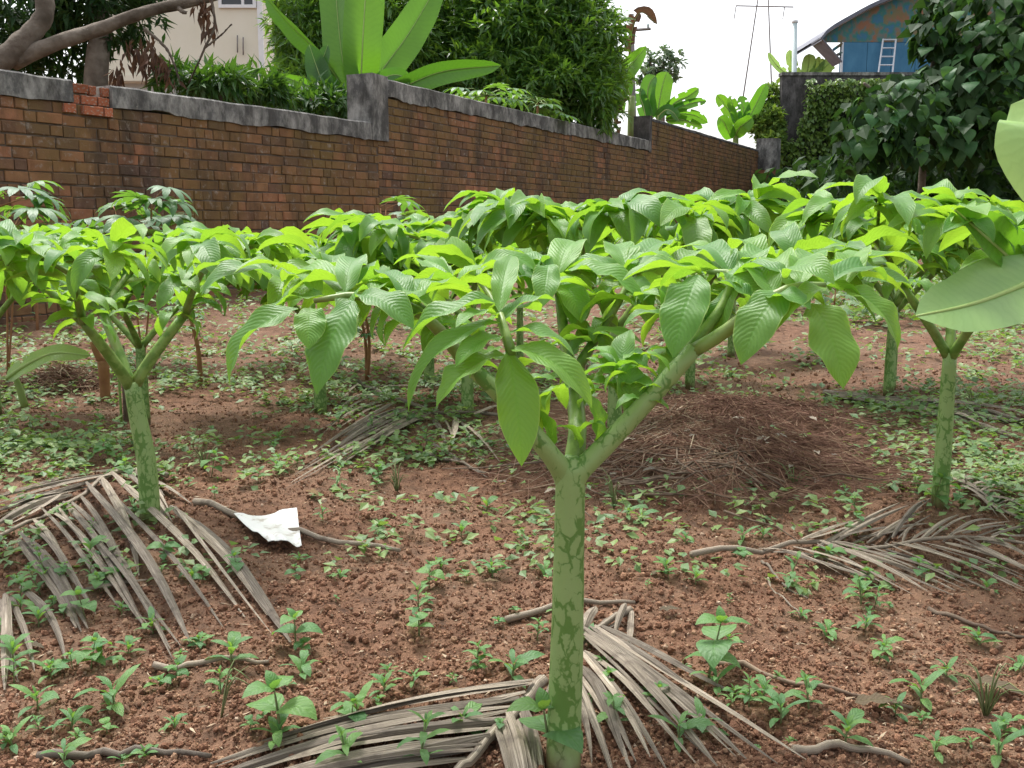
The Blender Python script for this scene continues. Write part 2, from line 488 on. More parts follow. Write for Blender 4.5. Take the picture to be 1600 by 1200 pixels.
def camo_mat():
    t = NT('mottled_gable'); p = t.pos()
    n = t.noise(t.scale(p, (1, 1, .9)), 3.4, 2, .5)
    n2 = t.noise(t.scale(p, (1.2, 1, .8)), 3.9, 2, .5)
    col = t.ramp(n, [(.36, (.05, .16, .26)), (.46, (.05, .19, .16)), (.54, (.13, .17, .16)), (.64, (.27, .13, .075))])
    col = t.mix(t.ramp(n2, [(.52, 0.), (.62, .8)]), col, (.20, .155, .07))
    return t.end(t.pbsdf(col, .7, .3))
M['camo'] = camo_mat()
M['roofsheet'] = simple_mat('roof_sheet', (.11, .12, .16), (.19, .19, .22), 3, .6, .4, .1, .003, world=True)
def glass_mat():
    t = NT('dark_window_glass')
    return t.end(t.pbsdf((.015, .017, .02), .08, .6))
M['glass'] = glass_mat()
def straw_mat():
    t = NT('red_straw'); r = t.rnd(True)
    col = t.ramp(r, [(0., (.095, .046, .032)), (.45, (.18, .092, .062)), (.75, (.27, .175, .115)), (1., (.46, .37, .26))])
    return t.end(t.pbsdf(col, .85, .25))
M['straw'] = straw_mat()
def paper_mat():
    t = NT('soiled_white_sheet'); p = t.objc()
    n = t.noise(p, 22, 5, .7)
    sx = t.n("ShaderNodeSeparateXYZ"); t.set(sx, 0, p)
    band = t.ramp(t.math('ADD', sx.outputs[1], t.math('MULTIPLY', t.noise(p, 30, 3), .05)), [(-.0, 0.), (.022, 1.), (.035, 1.), (.055, 0.)])
    col = t.mix(t.ramp(n, [(.55, 0.), (.7, .8)]), (.72, .72, .70), (.32, .25, .18))
    col = t.mix(t.math('MULTIPLY', band, .0), col, (.2, .12, .08))
    return t.end(t.pbsdf(col, .55, .4, t.bump(n, .4, .004)))
M['paper'] = paper_mat()

# ------------------------------------------------------------------ ground
def axis_lines(fine, start, stop, growth):
    out = [start]; st = fine
    while out[-1] < stop:
        out.append(out[-1] + st); st *= growth
    return np.array(out)
ypos = axis_lines(.014, 1.0, 160, 1.0125)
ys = np.concatenate([np.linspace(-8, .9, 14), ypos])
xh = axis_lines(.016, 0, 90, 1.0165)
xs = np.concatenate([-xh[::-1], xh[1:]])
XX, YY = np.meshgrid(xs, ys, indexing='ij')
ZZ = gz(XX, YY)
gv = np.stack([XX, YY, ZZ], -1).reshape(-1, 3)
ground = obj('soil_ground', mk('soil_ground', gv, grid_faces(len(xs) - 1, len(ys) - 1)), M['soil'])
tag(ground, 'red-brown gravelly laterite soil of the garden plot', kind='structure')

# gravel on the soil
def icos():
    p = (1 + 5 ** .5) / 2
    v = np.array([(-1, p, 0), (1, p, 0), (-1, -p, 0), (1, -p, 0), (0, -1, p), (0, 1, p), (0, -1, -p), (0, 1, -p), (p, 0, -1), (p, 0, 1), (-p, 0, -1), (-p, 0, 1)], float)
    v /= np.linalg.norm(v[0])
    f = np.array([(0, 11, 5), (0, 5, 1), (0, 1, 7), (0, 7, 10), (0, 10, 11), (1, 5, 9), (5, 11, 4), (11, 10, 2), (10, 7, 6), (7, 1, 8), (3, 9, 4), (3, 4, 2), (3, 2, 6), (3, 6, 8), (3, 8, 9), (4, 9, 5), (2, 4, 11), (6, 2, 10), (8, 6, 7), (9, 8, 1)])
    return v, f
def sample_ground(n, ymin, ymax, power=1.0, seed=1, margin=1.08):
    """points on the soil, roughly even over the picture"""
    q = np.random.RandomState(seed)
    u = q.rand(n)
    if power == 1.0:
        y = 1 / (1 / ymin + (1 / ymax - 1 / ymin) * u)
    else:
        e = 1 - power
        y = (ymin ** e + (ymax ** e - ymin ** e) * u) ** (1 / e) if power != 1 else y
    x = (q.rand(n) * 2 - 1) * .54 * margin * y
    return x, y, q
iv, if_ = icos()
rr = np.random.RandomState(3)
iv = iv * (1 + (rr.rand(12, 1) - .5) * .45)
Ns = 125000
xq, yq, qq_ = sample_ground(Ns, 1.05, 6.0, seed=55, margin=1.45)
ss = (.0015 + .0026 * qq_.rand(Ns) ** 2) * np.clip(.75 + .22 * yq, .9, 2.4)
ov = np.array([(1, 0, 0), (-1, 0, 0), (0, 1, 0), (0, -1, 0), (0, 0, .8), (0, 0, -.8)], float) * (.8 + .4 * rr.rand(6, 1))
of_ = np.array([(0, 2, 4), (2, 1, 4), (1, 3, 4), (3, 0, 4), (2, 0, 5), (1, 2, 5), (3, 1, 5), (0, 3, 5)])
Ms = rotmats(qq_.rand(Ns) * 6.3, (qq_.rand(Ns) - .5) * 3, qq_.rand(Ns) * 6.3) * (ss[:, None] * (.7 + .6 * qq_.rand(Ns, 3)))[:, None, :]
GR = merge(ov, of_, Ms, np.stack([xq, yq, gz(xq, yq) + ss * .4], 1), qq_.beta(2.4, 2.0, Ns))
tag(obj('fine_gravel', mk('fine_gravel', GR[0], GR[1], rnd=GR[3], smooth=False), M['gravel']), 'fine reddish grit covering the bare soil', kind='stuff')
N = 34000
x, y, q = sample_ground(N, 1.05, 7.5, seed=5, margin=1.45)
sz = .0022 + .0062 * q.rand(N) ** 2.6
sz *= np.clip(.75 + .16 * y, .9, 2.0)
clus = vnoise(x * 4, y * 4, 11)
keep = q.rand(N) < (.45 + .9 * clus)
x, y, sz = x[keep], y[keep], sz[keep]; N = len(x)
Mx = rotmats(q.rand(N) * 6.3, (q.rand(N) - .5) * 3, q.rand(N) * 6.3) * (sz[:, None] * (.7 + .6 * q.rand(N, 3)))[:, None, :]
V, F, _, rn = merge(iv, if_, Mx, np.stack([x, y, gz(x, y) + sz * .35], 1), np.clip(q.beta(2.2, 2.2, N), 0, 1))
tag(obj('gravel', mk('gravel', V, F, rnd=rn, smooth=False), M['gravel']), 'small reddish gravel and crumbs scattered over the bare soil', kind='stuff')
# crumbs of dry litter on the soil
lx, ly, lq = sample_ground(2600, 1.1, 6.5, seed=33)
lM = rotmats(lq.rand(2600) * 6.3, lq.randn(2600) * .15, lq.randn(2600) * .5) * np.stack([.002 + .004 * lq.rand(2600) ** 2, .008 + .03 * lq.rand(2600) ** 2, .003 + 0 * lx], 1)[:, None, :]
LT = np.array([[0, -.5, 0], [-.5, 0, .3], [.5, 0, .2], [0, .5, 0], [0, 0, -.6]]); LF = np.array([[0, 2, 1], [1, 2, 3], [0, 1, 4], [1, 3, 4], [3, 2, 4], [2, 0, 4]])
LITTER = merge(LT, LF, lM, np.stack([lx, ly, gz(lx, ly) + .003], 1), np.clip(.55 + .45 * lq.rand(2600), 0, 1))
# larger stones, each its own piece of the ground
stones = []
for k in range(5):
    v = iv * (1 + (rr.rand(12, 1) - .5) * .4) * (np.array([1, .8, .6]) * (.8 + .4 * rr.rand(3)))
    stones.append(mk('stone', v, if_, rnd=np.full(12, .25 + .13 * k), smooth=False))
x, y, q = sample_ground(170, 1.15, 3.6, seed=21)
for k in range(170):
    s_ = .005 + .010 * q.rand() ** 2.5
    obj('stone', stones[k % 5], M['gravel'], ground, (x[k], y[k], gzf(x[k], y[k]) + s_ * .3), (q.rand() * .6, q.rand() * .6, q.rand() * 6), (s_, s_, s_))

tag(obj('litter', mk('litter', LITTER[0], LITTER[1], rnd=LITTER[3], smooth=False), M['straw']), 'bits of straw and dry leaf littering the soil', kind='stuff')
# ------------------------------------------------------------------ brick wall in three stepped lengths
def az2(a): return np.array([math.sin(R(a)), math.cos(R(a))])
d1, d2 = az2(29.5), az2(26.0)
P0 = np.array([-4.16, 8.36]); P1 = P0 + d1 * 5.08; P2 = P1 + d2 * 10.6; P3 = P1 + d2 * 21.6
SECT = [(P0 - d1 * 3.0, d1, 8.08, 1.885), (P1, d2, 10.6, 2.405), (P2, d2, 11.0, 3.06)]
THK = .30
brick_wall = thing('brick_wall', 'long weathered brick boundary wall stepping up in three heights with grey coping', 'wall', (float(P1[0]), float(P1[1]), 0))
WB = np.array([P1[0], P1[1], 0.])
def W3(sec, s, off, z):
    P, d, L, T = SECT[sec]
    n = np.array([d[1], -d[0]])
    q_ = P + d * s + n * off
    return np.array([q_[0], q_[1], z]) - WB
c = .12
bv = np.array([[x, y, z] for y in (0, 1) for z in (0, 1) for x in (0, 1)], float)   # x along, y depth, z up ; then inset front
fr = np.array([[.03, 1.12, .08], [.97, 1.12, .07], [.025, 1.12, .93], [.975, 1.12, .92]])
bv = np.vstack([bv, fr])
bf = np.array([[8, 10, 11, 9], [4, 6, 10, 8], [6, 7, 11, 10], [7, 5, 9, 11], [5, 4, 8, 9], [0, 2, 6, 4], [2, 3, 7, 6], [3, 1, 5, 7], [1, 0, 4, 5]])
bf = bf[:, ::-1]
bricks = []
bq = np.random.RandomState(12)
for sec, (P, d, L, T) in enumerate(SECT):
    n = np.array([d[1], -d[0]])
    nc = int(round((T + .2) / .1))
    for k in range(nc):
        z0 = T - (k + 1) * .1
        s_ = -bq.rand() * .2
        wavey = (bq.rand() - .5) * .006
        while s_ < L:
            ln = (.225 if bq.rand() < .62 else .112) * (1 + (bq.rand() - .5) * .12)
            a, b = max(s_, 0.0), min(s_ + ln, L)
            if b - a > .04:
                cpt = P + d * (a + b) / 2
                bricks.append((sec, a, b - a, z0 + wavey, cpt[0], cpt[1], z0 + .04))
            s_ += ln + .008
shown = []
for i, b in enumerate(bricks):
    px, py = proj((b[4], b[5], b[6]))
    gy = gzf(b[4] + .1, b[5] - .1)
    if -10 < px < 1200 and (py < 352 or (px < 110 and b[6] > .0)) and b[6] > gy:
        shown.append((b[5], i))
shown.sort()
single = set(i for _, i in shown[:300])
bvars = []
for k in range(6):
    j = bv + (bq.rand(*bv.shape) - .5) * np.array([.035, .16, .09])
    bvars.append(mk('brick', j, bf, smooth=False))
mass = [[], [], []]
for i, (sec, s_, ln, z0, *_r) in enumerate(bricks):
    P, d, L, T = SECT[sec]
    n = np.array([d[1], -d[0]])
    hh = .088 + (bq.rand() - .5) * .008
    out = -.055 + bq.randn() * .004
    base = W3(sec, s_, out, z0 + .006)
    Mt = np.array([[d[0] * ln, n[0] * .05, 0], [d[1] * ln, n[1] * .05, 0], [0, 0, hh]])
    if i in single:
        mm = Matrix([[*Mt[0], base[0]], [*Mt[1], base[1]], [*Mt[2], base[2]], [0, 0, 0, 1]])
        obj('brick', bvars[i % 6], M['brick'], brick_wall, mw=mm)
    else:
        mass[0].append(Mt); mass[1].append(base); mass[2].append(bq.rand())
jit = bv + (bq.rand(*bv.shape) - .5) * np.array([.02, .1, .05])
V, F, _, rn = merge(jit, bf, np.array(mass[0]), np.array(mass[1]), np.array(mass[2]))
tag(obj('brick_courses', mk('brick_courses', V, F, rnd=rn, smooth=False), M['brickmass'], brick_wall), kind='stuff')
# mortar core behind the brick faces
for sec, (P, d, L, T) in enumerate(SECT):
    V, F, U = box(0, 1, 0, 1, 0, 1)
    Q = np.array([W3(sec, v[0] * L, -THK + v[1] * (THK - .012), -.3 + v[2] * (T + .3)) for v in V])
    obj('mortar', mk('mortar', Q, F, smooth=False), M['mortar'], brick_wall)
def coping(sec, s0, s1, zb, zt, rag=.02, out=.022, mat='concrete', back=.03, name='coping', step=.08, seed=0):
    qq = np.random.RandomState(seed + 40)
    m = max(2, int((s1 - s0) / step))
    prof_n = 7
    V = []
    for k in range(m + 1):
        s_ = s0 + (s1 - s0) * k / m
        rg = (vnoise(s_ * 3, seed, 5) - .5) * 2 * rag + (vnoise(s_ * 14, seed, 6) - .5) * rag
        tz = (vnoise(s_ * 5, seed, 7) - .5) * .012
        f = (vnoise(s_ * 6, seed, 8) - .5) * .008
        for off, z in ((-THK - back, zb), (-THK - back, zt + tz - .01), (-THK - back + .02, zt + tz), (out - .02, zt + tz), (out + f, zt + tz - .015), (out + .004 + f, zb + rg), (-.03, zb + rg)):
            V.append(W3(sec, s_, off, z))
    V = np.array(V)
    F = []
    for k in range(m):
        for j in range(prof_n):
            j2 = (j + 1) % prof_n
            F.append((k * prof_n + j, k * prof_n + j2, (k + 1) * prof_n + j2, (k + 1) * prof_n + j))
    caps = [np.arange(prof_n)[None, ::-1], (np.arange(prof_n) + m * prof_n)[None]]
    return obj(name, mk(name, V, [np.array(F)] + caps, smooth=False), M[mat], brick_wall)
def s_at(sec, px, py=150):
    r, h, v = ray(px, py); k = r / h
    P, d, L, T = SECT[sec]
    return (k * P[1] - P[0]) / (d[0] - k * d[1])
sa, sb = s_at(0, 112), s_at(0, 172)
coping(0, 0, sa, 1.885, 2.08, seed=1)
coping(0, sb, 8.08 + .02, 1.885, 2.08, seed=2)
coping(1, .0, 10.58, 2.405, 2.63, seed=3)
cp = coping(2, 0.02, 11.0, 3.06, 3.12, rag=.015, out=.004, seed=4, mat='darkconcrete')
# broken stretch of coping: bare orange bricks
zc = 1.89
fb = np.random.RandomState(5)
for row, (za, zb_, lens) in enumerate(((1.79, 1.868, (.12, .2, .16)), (1.888, 1.962, (.07, .16, .19, .09)), (1.972, 2.05, (.16, .07, .15, .1)))):
    s_ = sa + (-.1 if row == 0 else .01)
    for ln in lens:
        ln = min(ln, sb - .01 - s_)
        if ln < .03: break
        base = W3(0, s_, -.05 + fb.rand() * .025 + (.008 if row == 0 else -.018), za + fb.rand() * .01)
        d = d1; n = np.array([d[1], -d[0]])
        dep = .055
        mm = Matrix([[d[0] * ln, n[0] * dep, 0, base[0]], [d[1] * ln, n[1] * dep, 0, base[1]], [0, 0, zb_ - za, base[2]], [0, 0, 0, 1]])
        b = obj('brick', bvars[row].copy(), None, brick_wall, mw=mm)
        b.data.materials.clear(); b.data.materials.append(M['freshbrick'])
        b['label'] = 'fresh orange brick bared where the coping broke off'
        s_ += ln + .016 + .05 * (fb.rand() < .3)
V, F, U = box(0, 1, 0, 1, 0, 1)
Q = np.array([W3(0, sa - .02 + v[0] * (sb - sa + .04), -THK + v[1] * (THK - .045), 1.86 + v[2] * .185) for v in V])
Q += (np.random.RandomState(4).rand(*Q.shape) - .5) * .02
obj('mortar', mk('mortar', Q, F, smooth=False), M['limemortar'], brick_wall)
# plaster blocks at the two steps
def block(sec, s0, s1, o0, o1, z0, z1, mat, name):
    m = 6; V = []; qq = np.random.RandomState(int(s0 * 10) + 3)
    vb, F, U = box(0, 1, 0, 1, 0, 1)
    Q = np.array([W3(sec, s0 + v[0] * (s1 - s0), o0 + v[1] * (o1 - o0), z0 + v[2] * (z1 - z0)) for v in vb])
    Q += (qq.rand(*Q.shape) - .5) * .012
    return obj(name, mk(name, Q, F, smooth=False), M[mat], brick_wall)
block(1, -.16, .20, -THK - .035, .032, 1.872, 2.662, 'concrete', 'plaster_block')
block(2, -.12, .06, -THK - .035, .024, 2.38, 3.15, 'darkconcrete', 'plaster_block')
endpil = thing('wall_pillar', 'short plaster topped brick pillar ending the far end of the brick wall', 'pillar', (float(P3[0]), float(P3[1]), 1))
V, F, U = box(-.05, .55, -.45, .05, -.6, 1.5)
pb = obj('shaft', mk('shaft', V, F, smooth=False), M['brick'], endpil, rot=(0, 0, -R(26)))
V, F, U = box(-.07, .57, -.47, .07, 1.5, 2.45)
obj('cap', mk('cap', V, F, smooth=False), M['concrete'], endpil, rot=(0, 0, -R(26)))

# ------------------------------------------------------------------ leaves
PROF = {
    'yam': ([0, .05, .12, .22, .35, .5, .62, .74, .84, .91, .96, 1], [.10, .36, .62, .84, .98, 1., .93, .76, .52, .30, .14, 0.]),
    'banana': ([0, .03, .08, .2, .4, .6, .8, .92, .97, 1], [.10, .5, .78, .95, 1, .98, .88, .6, .35, .02]),
    'ovate': ([0, .08, .2, .35, .5, .7, .85, 1], [.08, .55, .9, 1, .95, .68, .36, 0]),
    'heart': ([0, .04, .15, .3, .5, .7, .85, 1], [.45, .8, 1, .98, .8, .5, .22, 0]),
    'lobe': ([0, .1, .35, .6, .8, 1], [.18, .4, .85, 1., .7, 0]),
}
def leaf_geo(L, Wd, p0, p1, fold=.3, wave=.1, nw=3, seed=0, nu=12, nv=2, prof='yam', droop=.15, twist=0., curlside=0., ease=1.0):
    q = np.random.RandomState(seed)
    t = np.linspace(0, 1, nu + 1)
    tm = (t[:-1] + t[1:]) / 2
    ang = p0 + (p1 - p0) * tm ** ease
    y = np.concatenate([[0], np.cumsum(np.cos(ang))]) * L / nu
    z = np.concatenate([[0], np.cumsum(np.sin(ang))]) * L / nu
    a2 = p0 + (p1 - p0) * t ** ease
    wd = np.interp(t, *PROF[prof]) * Wd / 2
    v = np.linspace(-1, 1, 2 * nv + 1)
    ph = q.rand(2) * 6.3; am = .6 + .8 * q.rand(2)
    P = np.zeros((nu + 1, 2 * nv + 1, 3)); UV = np.zeros((nu + 1, 2 * nv + 1, 2))
    asym = (q.rand() - .5) * .12
    for j, vv in enumerate(v):
        sd_ = 0 if vv < 0 else 1
        lat = vv * wd * (1 + asym * (1 if vv > 0 else -1))
        f = fold + (q.rand() - .5) * .04
        x = lat * math.cos(f)
        wv = wave * am[sd_] * np.sin(2 * PI * (nw + (.3 if sd_ else -.2)) * t + ph[sd_]) * abs(vv) ** 1.6 * wd * np.clip(1.15 - t, 0, 1)
        nn = np.abs(lat) * math.sin(f) - droop * vv * vv * wd + wv
        tw = twist * t
        x2 = x * np.cos(tw) - nn * np.sin(tw) + curlside * t * t * L
        n2 = x * np.sin(tw) + nn * np.cos(tw)
        P[:, j, 0] = x2
        P[:, j, 1] = y - np.sin(a2) * n2
        P[:, j, 2] = z + np.cos(a2) * n2
        UV[:, j, 0] = vv * .5 + .5; UV[:, j, 1] = t
    return P.reshape(-1, 3), grid_faces(nu, 2 * nv), UV.reshape(-1, 2)

YV = []       # unit yam leaflets, by bend
for k in range(14):
    b = [60, 85, 105, 125, 75, 95, 115][k % 7]
    q = random.Random(k)
    p0 = R(b) * .5; p1 = -R(b) * .5
    v, f, u = leaf_geo(1, .33 + .07 * q.random(), p0, p1, fold=R(q.uniform(14, 32)), wave=.22, nw=q.choice([2, 3]), seed=k, nu=10, nv=2, twist=q.uniform(-.3, .3), curlside=q.uniform(-.08, .08))
    YV.append(mk('leaflet', v, f, uv=u))

def hero_leaf(parent, org, B, T, wd, bend=70, fold=20, roll=0, seed=0, wave=.2, twist=0., nw=3, az=None):
    B, T = Vector(B), Vector(T)
    D = T - B
    dh = math.hypot(D.x, D.y)
    a = math.atan2(D.z, dh)
    azm = math.atan2(D.x, D.y) if az is None else az
    bd = R(bend)
    chord = math.sin(bd / 2) / (bd / 2) if bd > 1e-3 else 1
    L = D.length / chord
    v, f, u = leaf_geo(L, wd, a + bd / 2, a - bd / 2, fold=R(fold), wave=wave, nw=nw, seed=seed, nu=16, nv=3, twist=twist, droop=.2)
    return obj('leaflet', mk('leaflet', v, f, uv=u), M['yam'], parent, mw=M4(azm, 0., R(roll), B - org))

def stalk_obj(name, pts, rad, mat, parent, n=12, bumpy=0.):
    rad = np.asarray(rad) * (1 + .07 * (vnoise(np.arange(len(pts)) * .8, np.full(len(pts), len(pts) * 1.3), 17) - .5))
    V, F, U = tube(pts, rad, n)
    return obj(name, mk(name, V, F, uv=U), mat, parent)

# ------------------------------------------------------------------ elephant-foot yam plants
def rosette(parent, P, heading, n, L, q, pitch=20, spread=2.2, droop=1.0, name='leaflet', lo=-.35):
    """leaflets fanning round the end of a rachis"""
    for k in range(n):
        f = (k + .5) / n * 2 - 1
        az = heading + f * spread + (q.random() - .5) * .35
        l = L * (1 - .25 * abs(f)) * q.uniform(.8, 1.12)
        pt = R(pitch) * (1 - .4 * abs(f)) + q.uniform(-.45, .25) - droop * (.35 if k % 3 else .75)
        m = YV[q.randrange(len(YV))]
        off = Vector((math.sin(heading), math.cos(heading), 0)) * (-.05 * abs(f))
        obj(name, m, M['yam'], parent, mw=M4(az, pt, q.uniform(-.5, .5), Vector(P) + off + Vector((0, 0, q.uniform(-.012, .012))), (l * q.uniform(.85, 1.1), l, l)))

def make_yam(seed, hf=.44, rise=.36, rad=.46, nb=3, lean=(0, 0), stem_r=.026, L=.16, a0=None, double=True):
    q = random.Random(seed)
    root = thing('yam_plant', 'yam', 'plant')
    pts = [(0, 0, -.05), (0, 0, hf * .4), (lean[0] * .6, lean[1] * .6, hf * .75), (lean[0], lean[1], hf)]
    sp = spline(pts, 9)
    stalk_obj('stalk', sp, np.linspace(stem_r * 1.12, stem_r * .88, 9), M['stalk'], root, 12)
    a0 = q.random() * 6.3 if a0 is None else a0
    for b in range(nb):
        a = a0 + b * 2 * PI / nb + q.uniform(-.25, .25)
        D = lambda aa, r, z: Vector((lean[0] + math.sin(aa) * r, lean[1] + math.cos(aa) * r, hf + z))
        r1, z1 = rad * .34, rise * .5
        F0 = Vector((lean[0], lean[1], hf - .02))
        K = D(a, r1, z1)
        stalk_obj('branch', spline([F0, D(a, r1 * .4, z1 * .38), K], 6), np.linspace(stem_r * .72, stem_r * .5, 6), M['branch'], root, 8)
        rosette(root, K, a, 5, L * .72, q, spread=2.3, pitch=22)
        # little wing leaflets at the crotch
        for k in range(2):
            f = q.uniform(.4, .95)
            pp = F0.lerp(K, f)
            l = q.uniform(.05, .085)
            obj('leaflet', YV[q.randrange(14)], M['yam'], root, mw=M4(a + q.choice([-1, 1]) * q.uniform(.9, 1.6), q.uniform(.1, .9), q.uniform(-.6, .6), pp, (l, l, l)))
        for sgn in (-1, 1):
            a1 = a + sgn * q.uniform(.38, .55)
            r2, z2 = rad * q.uniform(.56, .68), rise * q.uniform(.78, .92)
            K2 = D(a1, r2, z2)
            stalk_obj('branch', spline([K - Vector((0, 0, .004)), K.lerp(K2, .5) + Vector((0, 0, .012)), K2], 5), np.linspace(stem_r * .48, stem_r * .3, 5), M['branch'], root, 6)
            for f in (.12, .35, .55, .75, .95):
                for s2 in (-1, 1):
                    if q.random() < .08: continue
                    l = L * q.uniform(.6, .95)
                    obj('leaflet', YV[q.randrange(14)], M['yam'], root, mw=M4(a1 + s2 * q.uniform(.7, 1.3), q.uniform(-.15, .5), q.uniform(-.5, .5), K.lerp(K2, f), (l, l, l)))
            for s3 in (-1, 1):
                a2_ = a1 + s3 * q.uniform(.3, .5)
                K3 = D(a2_, rad * q.uniform(.78, .95), rise * q.uniform(.9, 1.08))
                stalk_obj('branch', spline([K2 - Vector((0, 0, .003)), K2.lerp(K3, .5) + Vector((0, 0, .008)), K3], 4), np.linspace(stem_r * .3, stem_r * .16, 4), M['branch'], root, 5)
                hd = math.atan2(K3.x - K2.x, K3.y - K2.y)
                rosette(root, K3, hd, 8, L, q, spread=2.4)
                if double: rosette(root, K2.lerp(K3, .4), hd, 4, L * .95, q, spread=1.7, pitch=30)
                rosette(root, K2.lerp(K3, .75), hd, 4, L * .95, q, spread=1.9, pitch=8)
    return root

# the plant in the middle of the picture, built leaflet by leaflet
HB = G(880, 1193)
hero = thing('yam_plant', 'tallest foreground yam plant with thick mottled green stalk splitting into three branches', 'plant', HB, 'elephant foot yam plants in the plot')
hY = HB.y
def A(px, py, Y): return at(px, py, Y) - HB
def hst(name, pts, rad, mat, n=14, m=12):
    return stalk_obj(name, spline([A(*p) for p in pts], m), np.interp(np.linspace(0, 1, m), np.linspace(0, 1, len(rad)), rad), mat, hero, n)
px2m = lambda px, Y: px * (Y * _c + .2) / FPX
hst('stalk', [(880, 1235, hY - .03), (881, 1150, hY), (886, 1000, hY), (889, 860, hY), (891, 770, hY), (892, 735, hY), (893, 712, hY)], [.0275, .0262, .0245, .0226, .0220, .0215, .010], M['stalk'], 20, 24)
hst('branch', [(893, 762, hY), (903, 738, hY), (930, 712, hY + .005), (985, 655, hY + .01), (1040, 595, hY + .01), (1085, 545, hY + .015)], [.0185, .0180, .0155, .0145, .0138, .0125], M['stalk'], 14)
hst('branch', [(1030, 603, hY + .012), (1085, 535, hY + .03), (1128, 480, hY + .05), (1142, 430, hY + .08), (1105, 425, hY + .1)], [.0085, .0085, .008, .006, .004], M['branch'], 10)
hst('branch', [(1080, 550, hY + .015), (1130, 520, hY + .0), (1180, 482, hY - .02), (1235, 450, hY - .02), (1290, 445, hY - .02)], [.0115, .0105, .009, .007, .004], M['branch'], 10)
hst('branch', [(889, 762, hY), (880, 738, hY), (858, 708, hY - .02), (815, 655, hY - .03), (770, 605, hY - .03), (720, 560, hY - .02)], [.0185, .0175, .0145, .0135, .0125, .011], M['stalk'], 14)
hst('branch', [(725, 565, hY - .02), (690, 520, hY - .03), (640, 480, hY - .05), (560, 462, hY - .07), (490, 470, hY - .08)], [.0105, .0095, .008, .006, .0035], M['branch'], 10)
hst('branch', [(790, 628, hY - .03), (800, 585, hY - .10), (797, 545, hY - .15), (782, 490, hY - .12)], [.010, .008, .007, .004], M['branch'], 10)
hst('branch', [(893, 740, hY + .005), (902, 680, hY + .04), (898, 620, hY + .12), (885, 545, hY + .22), (872, 450, hY + .30)], [.016, .0145, .013, .011, .007], M['branch'], 12)
hst('branch', [(893, 590, hY + .16), (930, 530, hY + .2), (968, 470, hY + .22), (985, 430, hY + .25)], [.010, .008, .006, .004], M['branch'], 10)
hst('branch', [(985, 655, hY + .01), (968, 605, hY + .05), (962, 560, hY + .08)], [.006, .005, .003], M['branch'], 8)
